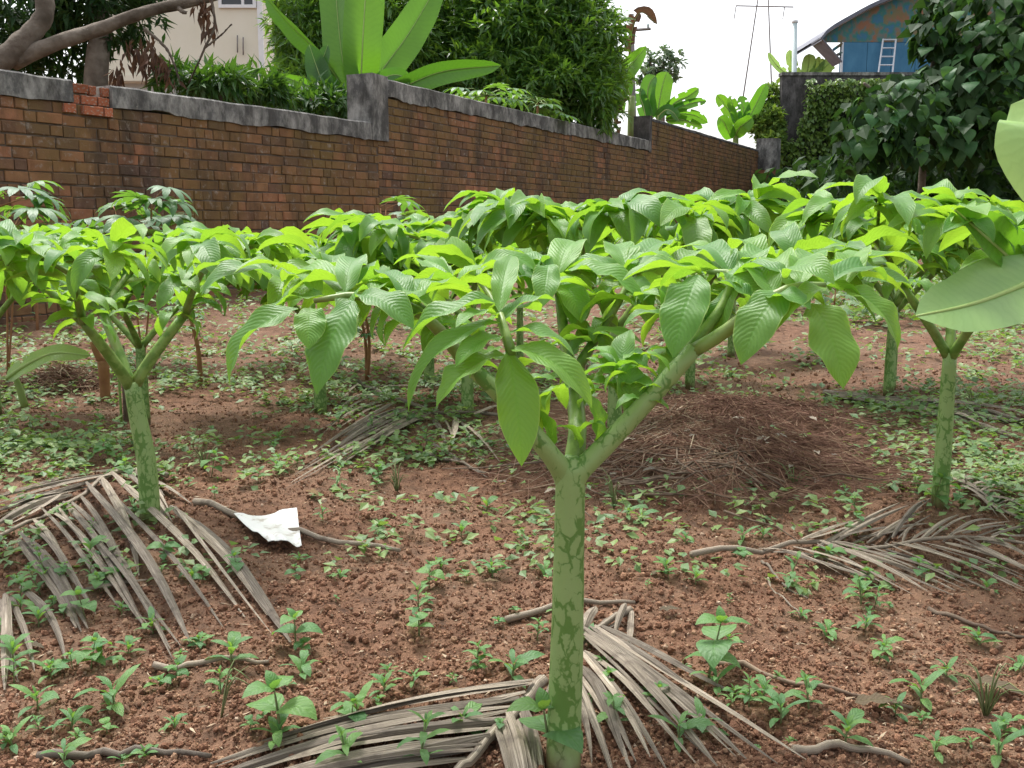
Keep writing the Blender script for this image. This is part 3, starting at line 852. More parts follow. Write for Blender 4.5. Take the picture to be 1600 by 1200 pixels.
# (base px, py, Y, tip px, py, Y, width px, bend, fold, roll)
HL = [
    (795, 550, 1.33, 815, 729, 1.27, 68, 30, 8, 0), (798, 545, 1.33, 911, 648, 1.27, 56, 80, 22, -18), (795, 520, 1.35, 897, 560, 1.33, 50, 70, 20, -10),
    (788, 556, 1.33, 693, 642, 1.27, 54, 72, 24, 15), (781, 505, 1.35, 650, 655, 1.30, 50, 88, 26, 14), (786, 528, 1.34, 716, 575, 1.29, 40, 70, 22, 10),
    (774, 474, 1.36, 629, 556, 1.34, 56, 66, 28, 16), (778, 494, 1.36, 712, 512, 1.30, 38, 60, 20, 0), (784, 493, 1.37, 845, 487, 1.45, 46, 50, 14, 0),
    (780, 485, 1.36, 800, 400, 1.50, 40, 40, 25, 0), (785, 500, 1.36, 868, 470, 1.42, 40, 60, 20, 0),
    # left end
    (551, 470, 1.38, 508, 619, 1.31, 80, 55, 10, 6), (466, 483, 1.38, 368, 615, 1.34, 58, 85, 24, 18), (486, 482, 1.37, 482, 546, 1.32, 46, 50, 14, 0),
    (560, 464, 1.39, 638, 517, 1.33, 56, 72, 20, -14), (512, 465, 1.41, 388, 512, 1.42, 40, 55, 26, 8), (566, 462, 1.42, 640, 462, 1.50, 48, 60, 20, 0),
    (500, 460, 1.42, 440, 440, 1.52, 44, 60, 20, 0), (540, 455, 1.42, 560, 405, 1.55, 46, 50, 20, 0), (600, 460, 1.43, 690, 505, 1.40, 50, 70, 22, -8),
    (640, 470, 1.42, 585, 430, 1.52, 44, 60, 22, 0), (640, 475, 1.42, 735, 450, 1.48, 46, 70, 22, 0), (660, 490, 1.43, 605, 545, 1.40, 44, 80, 24, 8),
    # centre back
    (884, 424, 1.72, 1003, 480, 1.66, 58, 76, 24, -12), (857, 414, 1.66, 852, 480, 1.58, 42, 40, 14, 4), (868, 430, 1.76, 800, 400, 1.82, 46, 60, 22, 8),
    (872, 430, 1.78, 905, 380, 1.92, 56, 60, 22, 0), (860, 440, 1.74, 775, 452, 1.70, 46, 75, 22, 10), (880, 445, 1.72, 905, 505, 1.66, 46, 60, 20, -4),
    (985, 440, 1.75, 905, 520, 1.74, 60, 50, 20, 10), (985, 432, 1.76, 1085, 425, 1.80, 56, 70, 22, -8), (980, 430, 1.76, 955, 385, 1.92, 52, 55, 20, 0),
    (978, 445, 1.73, 1010, 520, 1.70, 52, 55, 20, -6), (968, 470, 1.71, 900, 470, 1.74, 46, 60, 24, 8), (990, 430, 1.77, 1050, 385, 1.93, 52, 60, 20, 0),
    # right
    (1092, 430, 1.55, 1060, 560, 1.46, 74, 46, 10, 4), (1095, 428, 1.58, 972, 440, 1.56, 62, 60, 30, 12), (1128, 432, 1.56, 1188, 474, 1.48, 60, 70, 20, -10),
    (1140, 425, 1.58, 1085, 392, 1.72, 50, 60, 20, 0), (1150, 430, 1.57, 1215, 405, 1.70, 52, 60, 20, 0), (1150, 450, 1.54, 1125, 535, 1.52, 44, 60, 22, 8),
    (1228, 450, 1.46, 1172, 573, 1.40, 74, 56, 12, 8), (1268, 474, 1.44, 1310, 608, 1.37, 80, 50, 12, -4), (1318, 452, 1.47, 1388, 556, 1.42, 50, 84, 24, -18),
    (1290, 445, 1.46, 1385, 440, 1.55, 50, 72, 22, -10), (1250, 448, 1.48, 1275, 400, 1.62, 52, 55, 20, 0), (1210, 462, 1.47, 1170, 415, 1.58, 48, 55, 22, 6),
    (1290, 450, 1.45, 1225, 520, 1.41, 46, 75, 20, 14), (1200, 468, 1.46, 1265, 485, 1.40, 46, 72, 20, -10), (1320, 448, 1.49, 1345, 395, 1.62, 50, 55, 20, 0),
    (1180, 480, 1.47, 1120, 440, 1.50, 42, 50, 26, 8),
    # small inner leaflets in the crotch
    (966, 600, 1.53, 915, 560, 1.56, 46, 60, 20, 0), (966, 590, 1.54, 985, 515, 1.60, 40, 50, 18, 0), (966, 602, 1.52, 1020, 560, 1.56, 40, 65, 20, 0),
    (970, 620, 1.52, 918, 600, 1.53, 36, 80, 24, 0), (972, 620, 1.51, 1020, 605, 1.48, 44, 100, 24, 0), (985, 640, 1.50, 982, 565, 1.52, 46, 60, 18, 0),
    (930, 690, 1.49, 918, 615, 1.50, 34, 60, 24, 0), (905, 700, 1.48, 868, 668, 1.46, 26, 100, 26, 0), (902, 690, 1.50, 945, 665, 1.47, 28, 100, 24, 0),
    (845, 690, 1.46, 862, 610, 1.44, 36, 70, 24, 0), (860, 700, 1.47, 825, 640, 1.44, 30, 80, 24, 0), (905, 640, 1.55, 945, 610, 1.55, 36, 90, 24, 0),
    (895, 600, 1.60, 850, 580, 1.58, 36, 80, 24, 0), (890, 560, 1.66, 935, 530, 1.68, 40, 70, 24, 0), (1040, 595, 1.50, 1062, 540, 1.53, 36, 70, 24, 0),
    (1060, 570, 1.51, 1030, 510, 1.56, 40, 60, 24, 0), (925, 545, 1.70, 880, 500, 1.74, 42, 60, 24, 0), (940, 520, 1.69, 960, 590, 1.64, 42, 70, 20, 0),
    (1085, 530, 1.53, 1110, 470, 1.58, 42, 60, 20, 0), (1110, 510, 1.53, 1060, 480, 1.60, 42, 60, 24, 0), (1000, 640, 1.5, 1045, 640, 1.47, 30, 100, 22, 0),
]
for i, (bx, by, bY, tx, ty, tY, wp, bend, fold, roll) in enumerate(HL):
    dY = hY - 1.48
    hero_leaf(hero, HB, at(bx, by, bY + dY), at(tx, ty, tY + dY), px2m(wp, (bY + tY) / 2) * (.90 if wp > 60 else 1.02), bend, fold + 6, roll, seed=100 + i, wave=.22 + .1 * (i % 3 == 0), twist=((i * 37) % 11 - 5) * .05, nw=2 + i % 2)
hst('branch', [(722, 563, hY - .02), (680, 500, hY + .10), (600, 448, hY + .24), (500, 432, hY + .30)], [.009, .008, .006, .003], M['branch'], 8)
hst('branch', [(1128, 480, hY + .05), (1185, 430, hY + .22), (1260, 408, hY + .30), (1340, 415, hY + .28)], [.008, .007, .006, .003], M['branch'], 8)
hst('branch', [(815, 655, hY - .03), (800, 560, hY + .10), (770, 470, hY + .22), (740, 430, hY + .28)], [.009, .008, .006, .003], M['branch'], 8)
hq = random.Random(4)
for (px, py, Y, hd, n, L_) in ((962, 566, 1.54, -.3, 7, .085), (905, 600, 1.60, -.8, 6, .085), (930, 525, 1.66, .2, 7, .11), (1045, 505, 1.60, .2, 6, .11), (858, 590, 1.50, -.6, 5, .08), (1085, 470, 1.62, .5, 6, .12),
                               (720, 520, 1.52, -.9, 5, .11), (760, 570, 1.50, -.5, 4, .08), (450, 452, 1.62, -1.3, 5, .15), (545, 466, 1.60, -1.0, 5, .15), (625, 468, 1.60, -.8, 5, .15), (405, 440, 1.70, -1.5, 5, .15),
                               (1205, 452, 1.60, .8, 5, .14), (1330, 446, 1.60, 1.2, 5, .15), (700, 448, 1.62, -.4, 6, .15), (830, 458, 1.72, .0, 6, .14), (1000, 470, 1.70, .4, 6, .13), (1020, 560, 1.52, .6, 5, .075), (985, 610, 1.51, -.2, 5, .06)):
    rosette(hero, A(px, py, Y + hY - 1.48), hd, n, L_, hq, pitch=30, spread=2.1)
for (px, py, Y, hd, n) in ((600, 446, 1.74, -.8, 4), (500, 432, 1.78, -1.2, 6), (680, 492, 1.60, -1.4, 3), (740, 428, 1.76, -.3, 6), (1260, 406, 1.78, .9, 5), (1340, 414, 1.76, 1.3, 6), (1185, 428, 1.70, .2, 4), (930, 440, 1.85, .1, 6), (1050, 415, 1.85, .6, 5), (840, 420, 1.85, -.4, 5)):
    rosette(hero, A(px, py, Y + hY - 1.48), hd, n, .165, hq, pitch=28, spread=2.0)
for (px, py, Y, hd, n) in ((870, 440, 1.80, 2.8, 5), (985, 428, 1.80, .6, 5), (1142, 430, 1.62, .5, 5), (1260, 440, 1.52, 1.0, 4), (640, 470, 1.5, -.4, 4), (540, 455, 1.48, -.9, 4)):
    rosette(hero, A(px, py, Y + hY - 1.48), hd, n + 2, .15, hq, pitch=30)

# the other plants
def put_yam(root, px=None, py=None, XY=None, rot=0., sc=1.0, label=None, zs=1.0):
    p = G(px, py) if XY is None else Vector((XY[0], XY[1], gzf(*XY)))
    root.location = p
    root.rotation_euler = (0, 0, rot)
    root.scale = (sc, sc, sc * zs)
    tag(root, label, 'plant', 'elephant foot yam plants in the plot')
    return root
put_yam(make_yam(11, hf=.41, rise=.37, rad=.44, L=.185, stem_r=.026, a0=R(75), lean=(-.03, 0)), 235, 816, label='left foreground yam plant, its stalk rising out of a dry coconut frond')
put_yam(make_yam(29, hf=.46, rise=.40, rad=.45, L=.205, stem_r=.022, a0=R(20)), 1468, 791, label='slender yam plant at the right on a low soil mound behind the long dry frond')
gA = make_yam(41, hf=.46, rise=.44, rad=.56, L=.27, stem_r=.026)
gB = make_yam(53, hf=.43, rise=.41, rad=.58, L=.26, stem_r=.025)
gC = make_yam(67, hf=.45, rise=.40, rad=.56, L=.26, stem_r=.024)
put_yam(gA, XY=(.40, 3.85), rot=.4, sc=1.0, label='yam plant right behind the middle plant, its crown topping all others near the wall')
put_yam(gB, XY=(-.20, 4.45), rot=1.2, label='yam plant whose short stalk stands by the fallen frond left of the middle stalk')
put_yam(gC, 1388, 618, rot=2.0, sc=1.0, label='yam plant behind the right slender one, left stalk of two standing close together')
lab = [((-.92, 4.75), 0, .95, 'yam plant in the second row, behind the drooping left leaf of the middle plant'),
       ((-1.62, 4.35), 1, .92, 'yam plant directly behind the left foreground yam, crown against the brick wall'),
       ((-2.35, 4.5), 2, .95, 'yam plant cut by the left edge of the photo'),
       ((.95, 5.3), 1, .98, 'yam plant in the back row behind the right branch of the middle plant'),
       ((-1.25, 6.2), 0, .9, 'farthest yam plant on the left side, low crown near the foot of the wall'),
       ((.05, 6.3), 2, .9, 'farthest yam plant in the centre of the plot below the wall'),
       ((1.45, 6.6), 0, .88, 'farthest yam plant on the right side before the dark tree'),
       ((-.45, 5.4), 1, .95, 'yam plant in the back row between the left and the centre crowns')]
for k, (xy, g, sc, l) in enumerate(lab):
    put_yam(copy_tree((gA, gB, gC)[g]), XY=xy, rot=k * 2.3 + .7, sc=sc * (1.12 if k in (0, 7) else 1), label=l, zs=(.80 if k in (0, 7) else .9 if k in (1, 4) else .97))
g2 = copy_tree(gB); p_ = G(1403, 612)
put_yam(g2, XY=(p_.x, p_.y + .1), rot=4.0, sc=.95, label='yam plant behind the right slender one, right stalk of two standing close together')

# ------------------------------------------------------------------ banana leaves
def banana_leaf(parent, org, pts, wd, fold=.25, roll=0., seed=0, mat='banana', taper=None, tear=0, nu=22, wave=.06, up=(0, 0, 1), name='leaf', rib=.012, wfun=None):
    """a long blade along a 3-D midrib curve; the midrib is its sub-part"""
    q = np.random.RandomState(seed)
    C = spline(pts, nu + 1)
    T = np.gradient(C, axis=0); T /= np.linalg.norm(T, axis=1)[:, None]
    upv = np.array(up, float)
    t = np.linspace(0, 1, nu + 1)
    wdt = np.interp(t, *PROF['banana']) * wd / 2 if wfun is None else np.interp(t, *wfun) * wd / 2
    nv = 4
    v = np.linspace(-1, 1, 2 * nv + 1)
    P = np.zeros((nu + 1, 2 * nv + 1, 3)); UV = np.zeros((nu + 1, 2 * nv + 1, 2))
    for i in range(nu + 1):
        s = np.cross(T[i], upv); s /= np.linalg.norm(s) + 1e-9
        n = np.cross(s, T[i])
        cr, sr = math.cos(roll), math.sin(roll)
        s, n = s * cr + n * sr, n * cr - s * sr
        for j, vv in enumerate(v):
            wv = wave * math.sin(t[i] * 17 + seed + (2 if vv > 0 else 0)) * abs(vv) ** 2 * wdt[i]
            P[i, j] = C[i] + s * vv * wdt[i] * math.cos(fold) + n * (abs(vv) * wdt[i] * math.sin(fold) - .25 * fold * vv * vv * wdt[i] + wv)
            UV[i, j] = (vv * .5 + .5, t[i])
    F = grid_faces(nu, 2 * nv)
    if tear:
        # splits along the side veins: narrow wedges cut out of the blade
        keep = np.ones(len(F), bool)
        for _ in range(tear):
            i = q.randint(3, nu - 1); sd_ = q.rand() < .5; dep = q.randint(1, 4)
            for j in range(dep):
                jj = j if sd_ else 2 * nv - 1 - j
                keep[i * 2 * nv + jj] = False
        F = F[keep]
    o = obj(name, mk(name, P.reshape(-1, 3) - np.array(org), F[:, ::-1], uv=UV.reshape(-1, 2)), M[mat], parent)
    Vt, Ft, Ut = tube(C - np.array(org), np.linspace(rib, rib * .25, nu + 1), 6)
    obj('midrib', mk('midrib', Vt, Ft, uv=Ut), M['midrib'], o)
    return o

def pts_at(l): return [at(*p) for p in l]
TOCAM = (0, -1, .15)
# banana behind the wall corner
b0 = at(560, 260, 14.6); b0.z = gzf(b0.x, b0.y) 
ban = thing('banana_plant', 'big bright green banana plant rising behind the first step of the brick wall', 'plant', b0)
V, F, U = tube(spline([b0 - b0, at(562, 190, 14.6) - b0, at(563, 130, 14.6) - b0], 8), np.linspace(.16, .09, 8), 10)
obj('pseudostem', mk('pseudostem', V, F, uv=U), M['bananastem'], ban)
Yb = 14.6
for (l, wd, fold, roll, mat, sd_, up) in (
    ([(563, 150, Yb), (567, 60, Yb - .1), (574, -60, Yb + .1), (580, -190, Yb + .6)], .56, .15, 0., 'banana', 1, TOCAM),
    ([(553, 170, Yb), (535, 90, Yb + .1), (524, -20, Yb + .3), (515, -170, Yb + .6)], .52, .35, .3, 'banana_dark', 2, TOCAM),
    ([(570, 150, Yb), (600, 105, Yb + .25), (640, 50, Yb + .5), (690, -35, Yb + .9)], .56, .3, -.3, 'banana', 3, TOCAM),
    ([(548, 190, Yb - .05), (520, 140, Yb - .15), (500, 115, Yb - .2), (512, 70, Yb - .2)], .30, .3, .2, 'banana_dark', 4, TOCAM),
    ([(556, 165, Yb), (500, 85, Yb + .1), (455, 40, Yb + .2), (415, -5, Yb + .3)], .40, .7, .9, 'banana_dark', 5, TOCAM),
    ([(545, 170, Yb), (520, 145, Yb + .05), (480, 133, Yb + .1), (437, 117, Yb + .1)], .20, .5, .2, 'banana', 6, TOCAM),
    ([(575, 155, Yb), (620, 140, Yb - .05), (690, 112, Yb - .1), (783, 102, Yb - .1)], .42, .65, -.55, 'banana_dark', 7, TOCAM),
    ([(572, 150, Yb - .1), (600, 122, Yb - .1), (625, 118, Yb - .1), (640, 132, Yb - .1)], .22, .35, .0, 'banana', 8, TOCAM),
    ([(545, 215, Yb - .1), (515, 165, Yb - .2), (500, 120, Yb - .25), (483, 70, Yb - .2)], .36, .2, .1, 'banana_dark', 9, TOCAM),
):
    banana_leaf(ban, b0, pts_at(l), wd, fold, roll, sd_, mat, up=up)

def banana_at(px, pyb, pyt, Y, label, leaves, stem_r=.1, seed=0, dead=(), mats='banana'):
    b = at(px, pyb, Y); b.z = gzf(b.x, b.y)
    r = thing('banana_plant', label, 'plant', b)
    top = at(px, pyt, Y)
    V, F, U = tube(spline([Vector((0, 0, 0)), (top - b) * .5, top - b], 8), np.linspace(stem_r, stem_r * .6, 8), 9)
    obj('pseudostem', mk('pseudostem', V, F, uv=U), M['bananastem'], r)
    for k, (l, wd, fold, roll, tear) in enumerate(leaves):
        banana_leaf(r, b, pts_at(l), wd, fold, roll, seed + k, mats, tear=tear, up=TOCAM, rib=.02, nu=16)
    for k, (l, wd) in enumerate(dead):
        banana_leaf(r, b, pts_at(l), wd, .9, .3, seed + 20 + k, 'deadbanana', tear=14, up=TOCAM, name='dead_leaf', rib=.015, wave=.3, nu=18)
    return r
Yc = 23.5
banana_at(987, 260, 150, Yc, 'banana plant with brown hanging dead leaves against the utility pole', [
    ([(975, 175, Yc - .2), (955, 148, Yc - .3), (975, 115, Yc - .3), (1010, 72, Yc - .2)], .50, .35, -.4, 0),
    ([(985, 150, Yc + .2), (970, 110, Yc + .4), (950, 80, Yc + .6), (940, 70, Yc + .6)], .35, .3, .2, 3),
], .13, 30, dead=(([(984, 130, Yc), (986, 60, Yc), (1000, 20, Yc), (1027, 38, Yc - .1)], .42), ([(980, 150, Yc - .2), (968, 160, Yc - .3), (962, 185, Yc - .3), (966, 215, Yc - .3)], .3),
        ([(978, 140, Yc - .1), (968, 90, Yc - .2), (958, 110, Yc - .3), (955, 140, Yc - .3)], .22)))
Yd = 27.5
banana_at(1030, 240, 170, Yd, 'banana plant with one upright leaf above the second step of the wall', [
    ([(1027, 185, Yd), (1030, 160, Yd), (1036, 130, Yd), (1042, 112, Yd)], .55, .2, 0, 0),
    ([(1020, 185, Yd), (1012, 150, Yd), (1015, 130, Yd), (1024, 118, Yd)], .45, .35, .3, 0),
    ([(1035, 180, Yd), (1055, 160, Yd), (1075, 150, Yd), (1092, 138, Yd)], .38, .5, -.3, 6),
    ([(1035, 178, Yd), (1060, 168, Yd), (1085, 160, Yd), (1104, 158, Yd)], .28, .5, -.3, 4),
    ([(1040, 185, Yd), (1060, 178, Yd), (1085, 180, Yd), (1106, 192, Yd)], .36, .4, -.6, 3),
    ([(1040, 188, Yd), (1062, 186, Yd), (1080, 192, Yd), (1098, 200, Yd)], .3, .5, -.5, 5),
    ([(1010, 188, Yd), (1005, 165, Yd), (1000, 150, Yd), (1003, 138, Yd)], .4, .4, .2, 4),
    ([(1025, 185, Yd), (1040, 172, Yd - .2), (1052, 176, Yd - .3), (1062, 190, Yd - .3)], .3, .4, .2, 4),
], .12, 50)
Ye = 33.5
banana_at(1150, 240, 195, Ye, 'banana plant with a cup shaped leaf over the far end of the brick wall', [
    ([(1143, 216, Ye), (1135, 200, Ye - .3), (1130, 190, Ye - .4), (1122, 184, Ye - .4)], .55, .5, .5, 0),
    ([(1146, 216, Ye), (1155, 200, Ye - .3), (1165, 192, Ye - .4), (1176, 184, Ye - .4)], .6, .5, -.4, 0),
    ([(1160, 200, Ye), (1172, 180, Ye), (1185, 155, Ye), (1198, 130, Ye)], .5, .3, -.2, 0),
    ([(1150, 195, Ye), (1140, 175, Ye), (1130, 160, Ye), (1120, 148, Ye)], .45, .4, .4, 4),
    ([(1152, 195, Ye), (1150, 178, Ye), (1145, 165, Ye), (1140, 150, Ye)], .4, .4, .2, 5),
    ([(1158, 192, Ye), (1162, 175, Ye), (1160, 162, Ye), (1156, 150, Ye)], .45, .4, -.1, 4),
], .14, 70)
Yf = 39.
banana_at(1265, 150, 118, Yf, 'washed out pale banana plant seen over the grey wall left of the blue hut', [
    ([(1260, 122, Yf), (1262, 108, Yf), (1264, 95, Yf), (1264, 84, Yf)], .55, .3, 0, 0),
    ([(1250, 122, Yf), (1240, 108, Yf), (1236, 92, Yf), (1233, 78, Yf)], .45, .4, .2, 2),
    ([(1272, 122, Yf), (1285, 110, Yf), (1295, 100, Yf), (1310, 94, Yf)], .6, .4, -.3, 2),
    ([(1245, 122, Yf), (1225, 112, Yf), (1210, 98, Yf), (1200, 82, Yf)], .3, .5, .4, 3),
    ([(1262, 124, Yf), (1275, 112, Yf), (1280, 100, Yf), (1279, 88, Yf)], .45, .4, 0, 2),
], .16, 90, mats='banana_pale')  # glare of the bright sky is put into the pale leaf colour

# young banana whose leaves reach in from the right, in front of the plot
rb = Vector((1.62, 2.6, gzf(1.62, 2.6)))
rban = thing('banana_plant', 'young banana plant at the right edge with broad pale leaves reaching over the plot', 'plant', rb)
V, F, U = tube(spline([(0, 0, -.03), (-.01, 0, .25), (-.02, -.02, .55), (-.04, -.04, .78)], 9), np.linspace(.062, .028, 9), 11)
obj('pseudostem', mk('pseudostem', V, F, uv=U), M['bananastem'], rban)
rt = rb + Vector((-.04, -.04, .74))
PET = ([0, .22, .34, .5, .7, .88, .96, 1], [.10, .12, .6, 1, 1, .72, .35, .05])
banana_leaf(rban, rb, [rt, at(1690, 405, 2.5), at(1600, 445, 2.42), at(1520, 475, 2.36), at(1432, 494, 2.34)], .21, .10, .10, 3, 'banana_pale', up=(0, -.52, .85), wfun=PET)
banana_leaf(rban, rb, [rt, at(1680, 455, 2.55), at(1610, 430, 2.55), at(1550, 380, 2.5), at(1492, 328, 2.45)], .17, .75, .15, 4, 'banana', up=(0, -.9, .45), wfun=([0, .3, .55, .8, .95, 1], [.1, .4, 1, .9, .45, .1]))
banana_leaf(rban, rb, [rt, rt + Vector((-.02, -.22, .42)), rt + Vector((-.14, -.56, .53)), at(1652, 158, 1.68), at(1628, 196, 1.6), at(1634, 262, 1.56), at(1672, 345, 1.54)], .145, .10, .1, 5, 'banana_pale', up=(-.25, -.9, .35), wfun=([0, .3, .5, .65, .78, .9, 1], [.05, .10, .25, .85, 1, .7, .1]), nu=30)
for k, (dx, dy, dz, dr) in enumerate(((.45, .15, .55, -.1), (.18, .5, .62, -.05), (.5, -.35, .40, -.25), (.12, .05, .85, 0.))):
    e_ = Vector((dx, dy, dz))
    banana_leaf(rban, rb, [rt, rt + e_ * .45 + Vector((0, 0, .12)), rt + e_ * .8 + Vector((0, 0, .12)), rt + e_ * 1.15 + Vector((0, 0, dr))], .22, .3, .1, 40 + k, 'banana', wfun=PET, tear=2 if k != 3 else 0, up=(0, 0, 1) if k != 3 else (0, -1, .2))

# small banana sucker by the left plant
sb_ = G(40, 640)
suck = thing('banana_sucker', 'small banana sucker with one torn leaf lying out over the weeds left', 'plant', sb_)
V, F, U = tube(spline([(0, 0, 0), (-.02, 0, .1), (-.05, 0, .2)], 6), np.linspace(.02, .012, 6), 8)
obj('pseudostem', mk('pseudostem', V, F, uv=U), M['bananastem'], suck)
Ys = sb_.y - .15
banana_leaf(suck, sb_, [at(10, 592, Ys), at(40, 571, Ys), at(85, 552, Ys), at(142, 556, Ys)], .10, .12, .1, 8, 'banana_pale', up=(0, -.8, .6), tear=2)

# ------------------------------------------------------------------ cassava and small woody plants
LB = []
for k in range(3):
    parts = []
    for j in range(7):
        f = j / 6 * 2 - 1
        v, fc, u = leaf_geo(1 - .35 * abs(f), .24, R(15), R(-35 - 15 * k), fold=.15, wave=.05, seed=k * 9 + j, nu=5, nv=1, prof='lobe', droop=.1)
        a = f * 1.9
        v2 = np.stack([v[:, 0] * math.cos(a) + v[:, 1] * math.sin(a), -v[:, 0] * math.sin(a) + v[:, 1] * math.cos(a), v[:, 2]], 1)
        parts.append((v2, [fc], u))
    V, F, U = joinparts(parts)
    LB.append(mk('leaf', V, F, uv=U))
def cassava(p, h, nl, label, seed, leaf=.12, stem='brownstem', spread=.15, sr=.01, base_bare=.45):
    q = random.Random(seed)
    r = thing('cassava_plant', label, 'plant', p, 'cassava plants among the yams')
    tops = []
    for b in range(1 + (nl > 10)):
        a = q.random() * 6.3; tx = Vector((math.sin(a) * spread * .5, math.cos(a) * spread * .5, h * q.uniform(.85, 1)))
        V, F, U = tube(spline([(0, 0, -.02), tx * .5 + Vector((0.02, 0, 0)), tx], 7), np.linspace(sr, sr * .5, 7), 7)
        obj('stem', mk('stem', V, F, uv=U), M[stem], r); tops.append(tx)
    for k in range(nl):
        tx = q.choice(tops); f = q.uniform(base_bare, 1.02)
        b = tx * f; a = k * 2.4 + q.random()
        d = Vector((math.sin(a), math.cos(a), q.uniform(.1, .6))) * spread * q.uniform(.6, 1.1)
        V, F, U = tube([b, b + d * .55 + Vector((0, 0, .012)), b + d], [.003, .0025, .002], 5)
        obj('petiole', mk('petiole', V, F, uv=U), M['brownstem'], r)
        l = leaf * q.uniform(.8, 1.15)
        obj('leaf', LB[k % 3], M['cassava'], r, mw=M4(a, q.uniform(-.25, .35), q.uniform(-.3, .3), b + d, (l, l, l)))
    return r
def XYp(px, Y): 
    x = (px - 800) / 1560 * Y
    return Vector((x, Y, gzf(x, Y)))
cassava(XYp(222, 6.2), 1.0, 34, 'tallest cassava plant, before the wall behind the left yam crown', 1, leaf=.21, spread=.22, sr=.007, base_bare=.72)
cassava(XYp(8, 5.6), 1.0, 26, 'cassava plant before the wall, cut by the left edge', 2, leaf=.20, spread=.22, sr=.007, base_bare=.7)
cassava(XYp(585, 8.4), .92, 12, 'small cassava plant with dusty leaves near the middle of the wall', 3, leaf=.2, spread=.24)
cassava(XYp(705, 9.6), .98, 10, 'cassava plant peeping over yam crowns right of centre wall', 4, leaf=.2, spread=.24)
cassava(XYp(310, 5.5), .42, 10, 'thin branched shrub right of the left yam stalk', 5, leaf=.08, spread=.1, sr=.016, base_bare=.5)
cassava(XYp(572, 5.6), .45, 12, 'small leafless-footed shrub seen under the drooping left leaves', 6, leaf=.08, spread=.1, sr=.012, base_bare=.5)
cassava(XYp(1285, 6.0), .5, 8, 'thin dark stemmed shrub under the right yam leaves', 7, leaf=.09, spread=.12, sr=.008, base_bare=.6)
for k, (px, Y, h, l) in enumerate(((1290, 11.5, .72, 'low grey green cassava bush before the dark tree, left one of two'), (1405, 12.5, .78, 'low grey green cassava bush before the dark tree, right one of two'), (1560, 10, .66, 'low cassava bush by the right edge before the dark tree'), (60, 7.6, .75, 'cassava plant low against the foot of the wall at left'))):
    cassava(XYp(px, Y), h, 18, l, 20 + k, leaf=.2, spread=.3)
# forked brown stump and thin sticks by the left plant
stp = G(165, 625)
st = thing('forked_stump', 'short reddish brown forked stem cut off beside the left yam stalk', 'stump', stp)
V, F, U = joinparts([tube(spline([(0, 0, -.03), (0, 0, .1), (.0, 0, .2)], 5), [.032, .026, .026, .028, .03], 9),
                     tube(spline([(0, 0, .185), (-.03, 0, .24), (-.05, 0, .30)], 4), [.02, .018, .016, .013], 7),
                     tube(spline([(0, 0, .185), (.035, 0, .23), (.05, 0, .28)], 4), [.02, .016, .014, .012], 7)])
obj('stem', mk('stem', V, F, uv=U), M['brownstem'], st)
for k in range(4):
    l = .12
    obj('leaf', YV[k], M['cassava'], st, mw=M4(k * 1.7, .8, 0, Vector((-.01, 0, .27)), (l, l, l)))
for (px, py, top, rr_, l) in ((197, 655, 540, .012, 'dark upright stake standing behind the left yam stalk'), (190, 660, 560, .006, 'thin green upright cane beside the dark stake')):
    p = G(px, py); t_ = at(px - 6, top, p.y)
    V, F, U = tube(spline([(0, 0, -.02), (t_ - p) * .5, t_ - p], 6), np.linspace(rr_, rr_ * .8, 6), 7)
    tag(obj('stake', mk('stake', V, F, uv=U), M['stick'] if rr_ > .01 else M['branch'], loc=p), l, 'stake')

# ------------------------------------------------------------------ weeds
WV = [mk('leaf', *leaf_geo(1, .55 + .08 * k, R(25), R(-35 - 12 * k), fold=.2, wave=.08, seed=60 + k, nu=6, nv=1, prof='ovate')[:2], uv=leaf_geo(1, .55, R(25), R(-35), nu=6, nv=1, prof='ovate')[2]) for k in range(4)]
WN = []
for k in range(3):
    v, f, u = leaf_geo(1, .26 + .06 * k, R(30), R(-25 - 15 * k), fold=.25, wave=.12, seed=80 + k, nu=6, nv=1, prof='lobe')
    WN.append(mk('leaf', v, f, uv=u))
def weed_proto(seed, h, ln, nodes, lv=None):
    lv = lv or WV
    q = random.Random(seed)
    r = thing('weed_seedling', 'w', 'weed')
    lean = Vector((q.uniform(-.25, .25) * h, q.uniform(-.25, .25) * h, h))
    V, F, U = tube(spline([(0, 0, -.01), lean * .5, lean], 5), [.0022, .002, .0018, .0015, .001], 5)
    obj('stem', mk('stem', V, F, uv=U), M['weedstem'], r)
    a = q.random() * 6
    for k in range(nodes):
        f = (k + 1.2) / (nodes + .2); b = lean * min(f, 1)
        l = ln * (.7 + .5 * math.sin(f * 2.6)) * q.uniform(.8, 1.2)
        for s in (0, 1):
            obj('leaf', lv[q.randrange(len(lv))], M['weed'], r, mw=M4(a + s * PI + q.uniform(-.4, .4), q.uniform(.0, .55), q.uniform(-.25, .25), b, (l, l, l)))
        a += PI / 2 + q.uniform(-.3, .3)
    for s in range(2):
        l = ln * .5
        obj('leaf', lv[s], M['weed'], r, mw=M4(a + s * PI, .9, 0, lean, (l, l, l)))
    return r
protos = [weed_proto(200 + k, h, ln, n) for k, (h, ln, n) in enumerate(((.05, .046, 2), (.07, .056, 2), (.035, .036, 2), (.035, .05, 2), (.09, .055, 3), (.02, .03, 1), (.055, .042, 3)))] + [weed_proto(300 + k, h, ln, n, WN) for k, (h, ln, n) in enumerate(((.035, .05, 3), (.06, .042, 4), (.025, .045, 3), (.085, .036, 5)))]
WG = 'weed seedlings sprouting from the red soil'
WL = 'small soft green weed seedling with paired oval leaves sprouting from the red soil'
used = set()
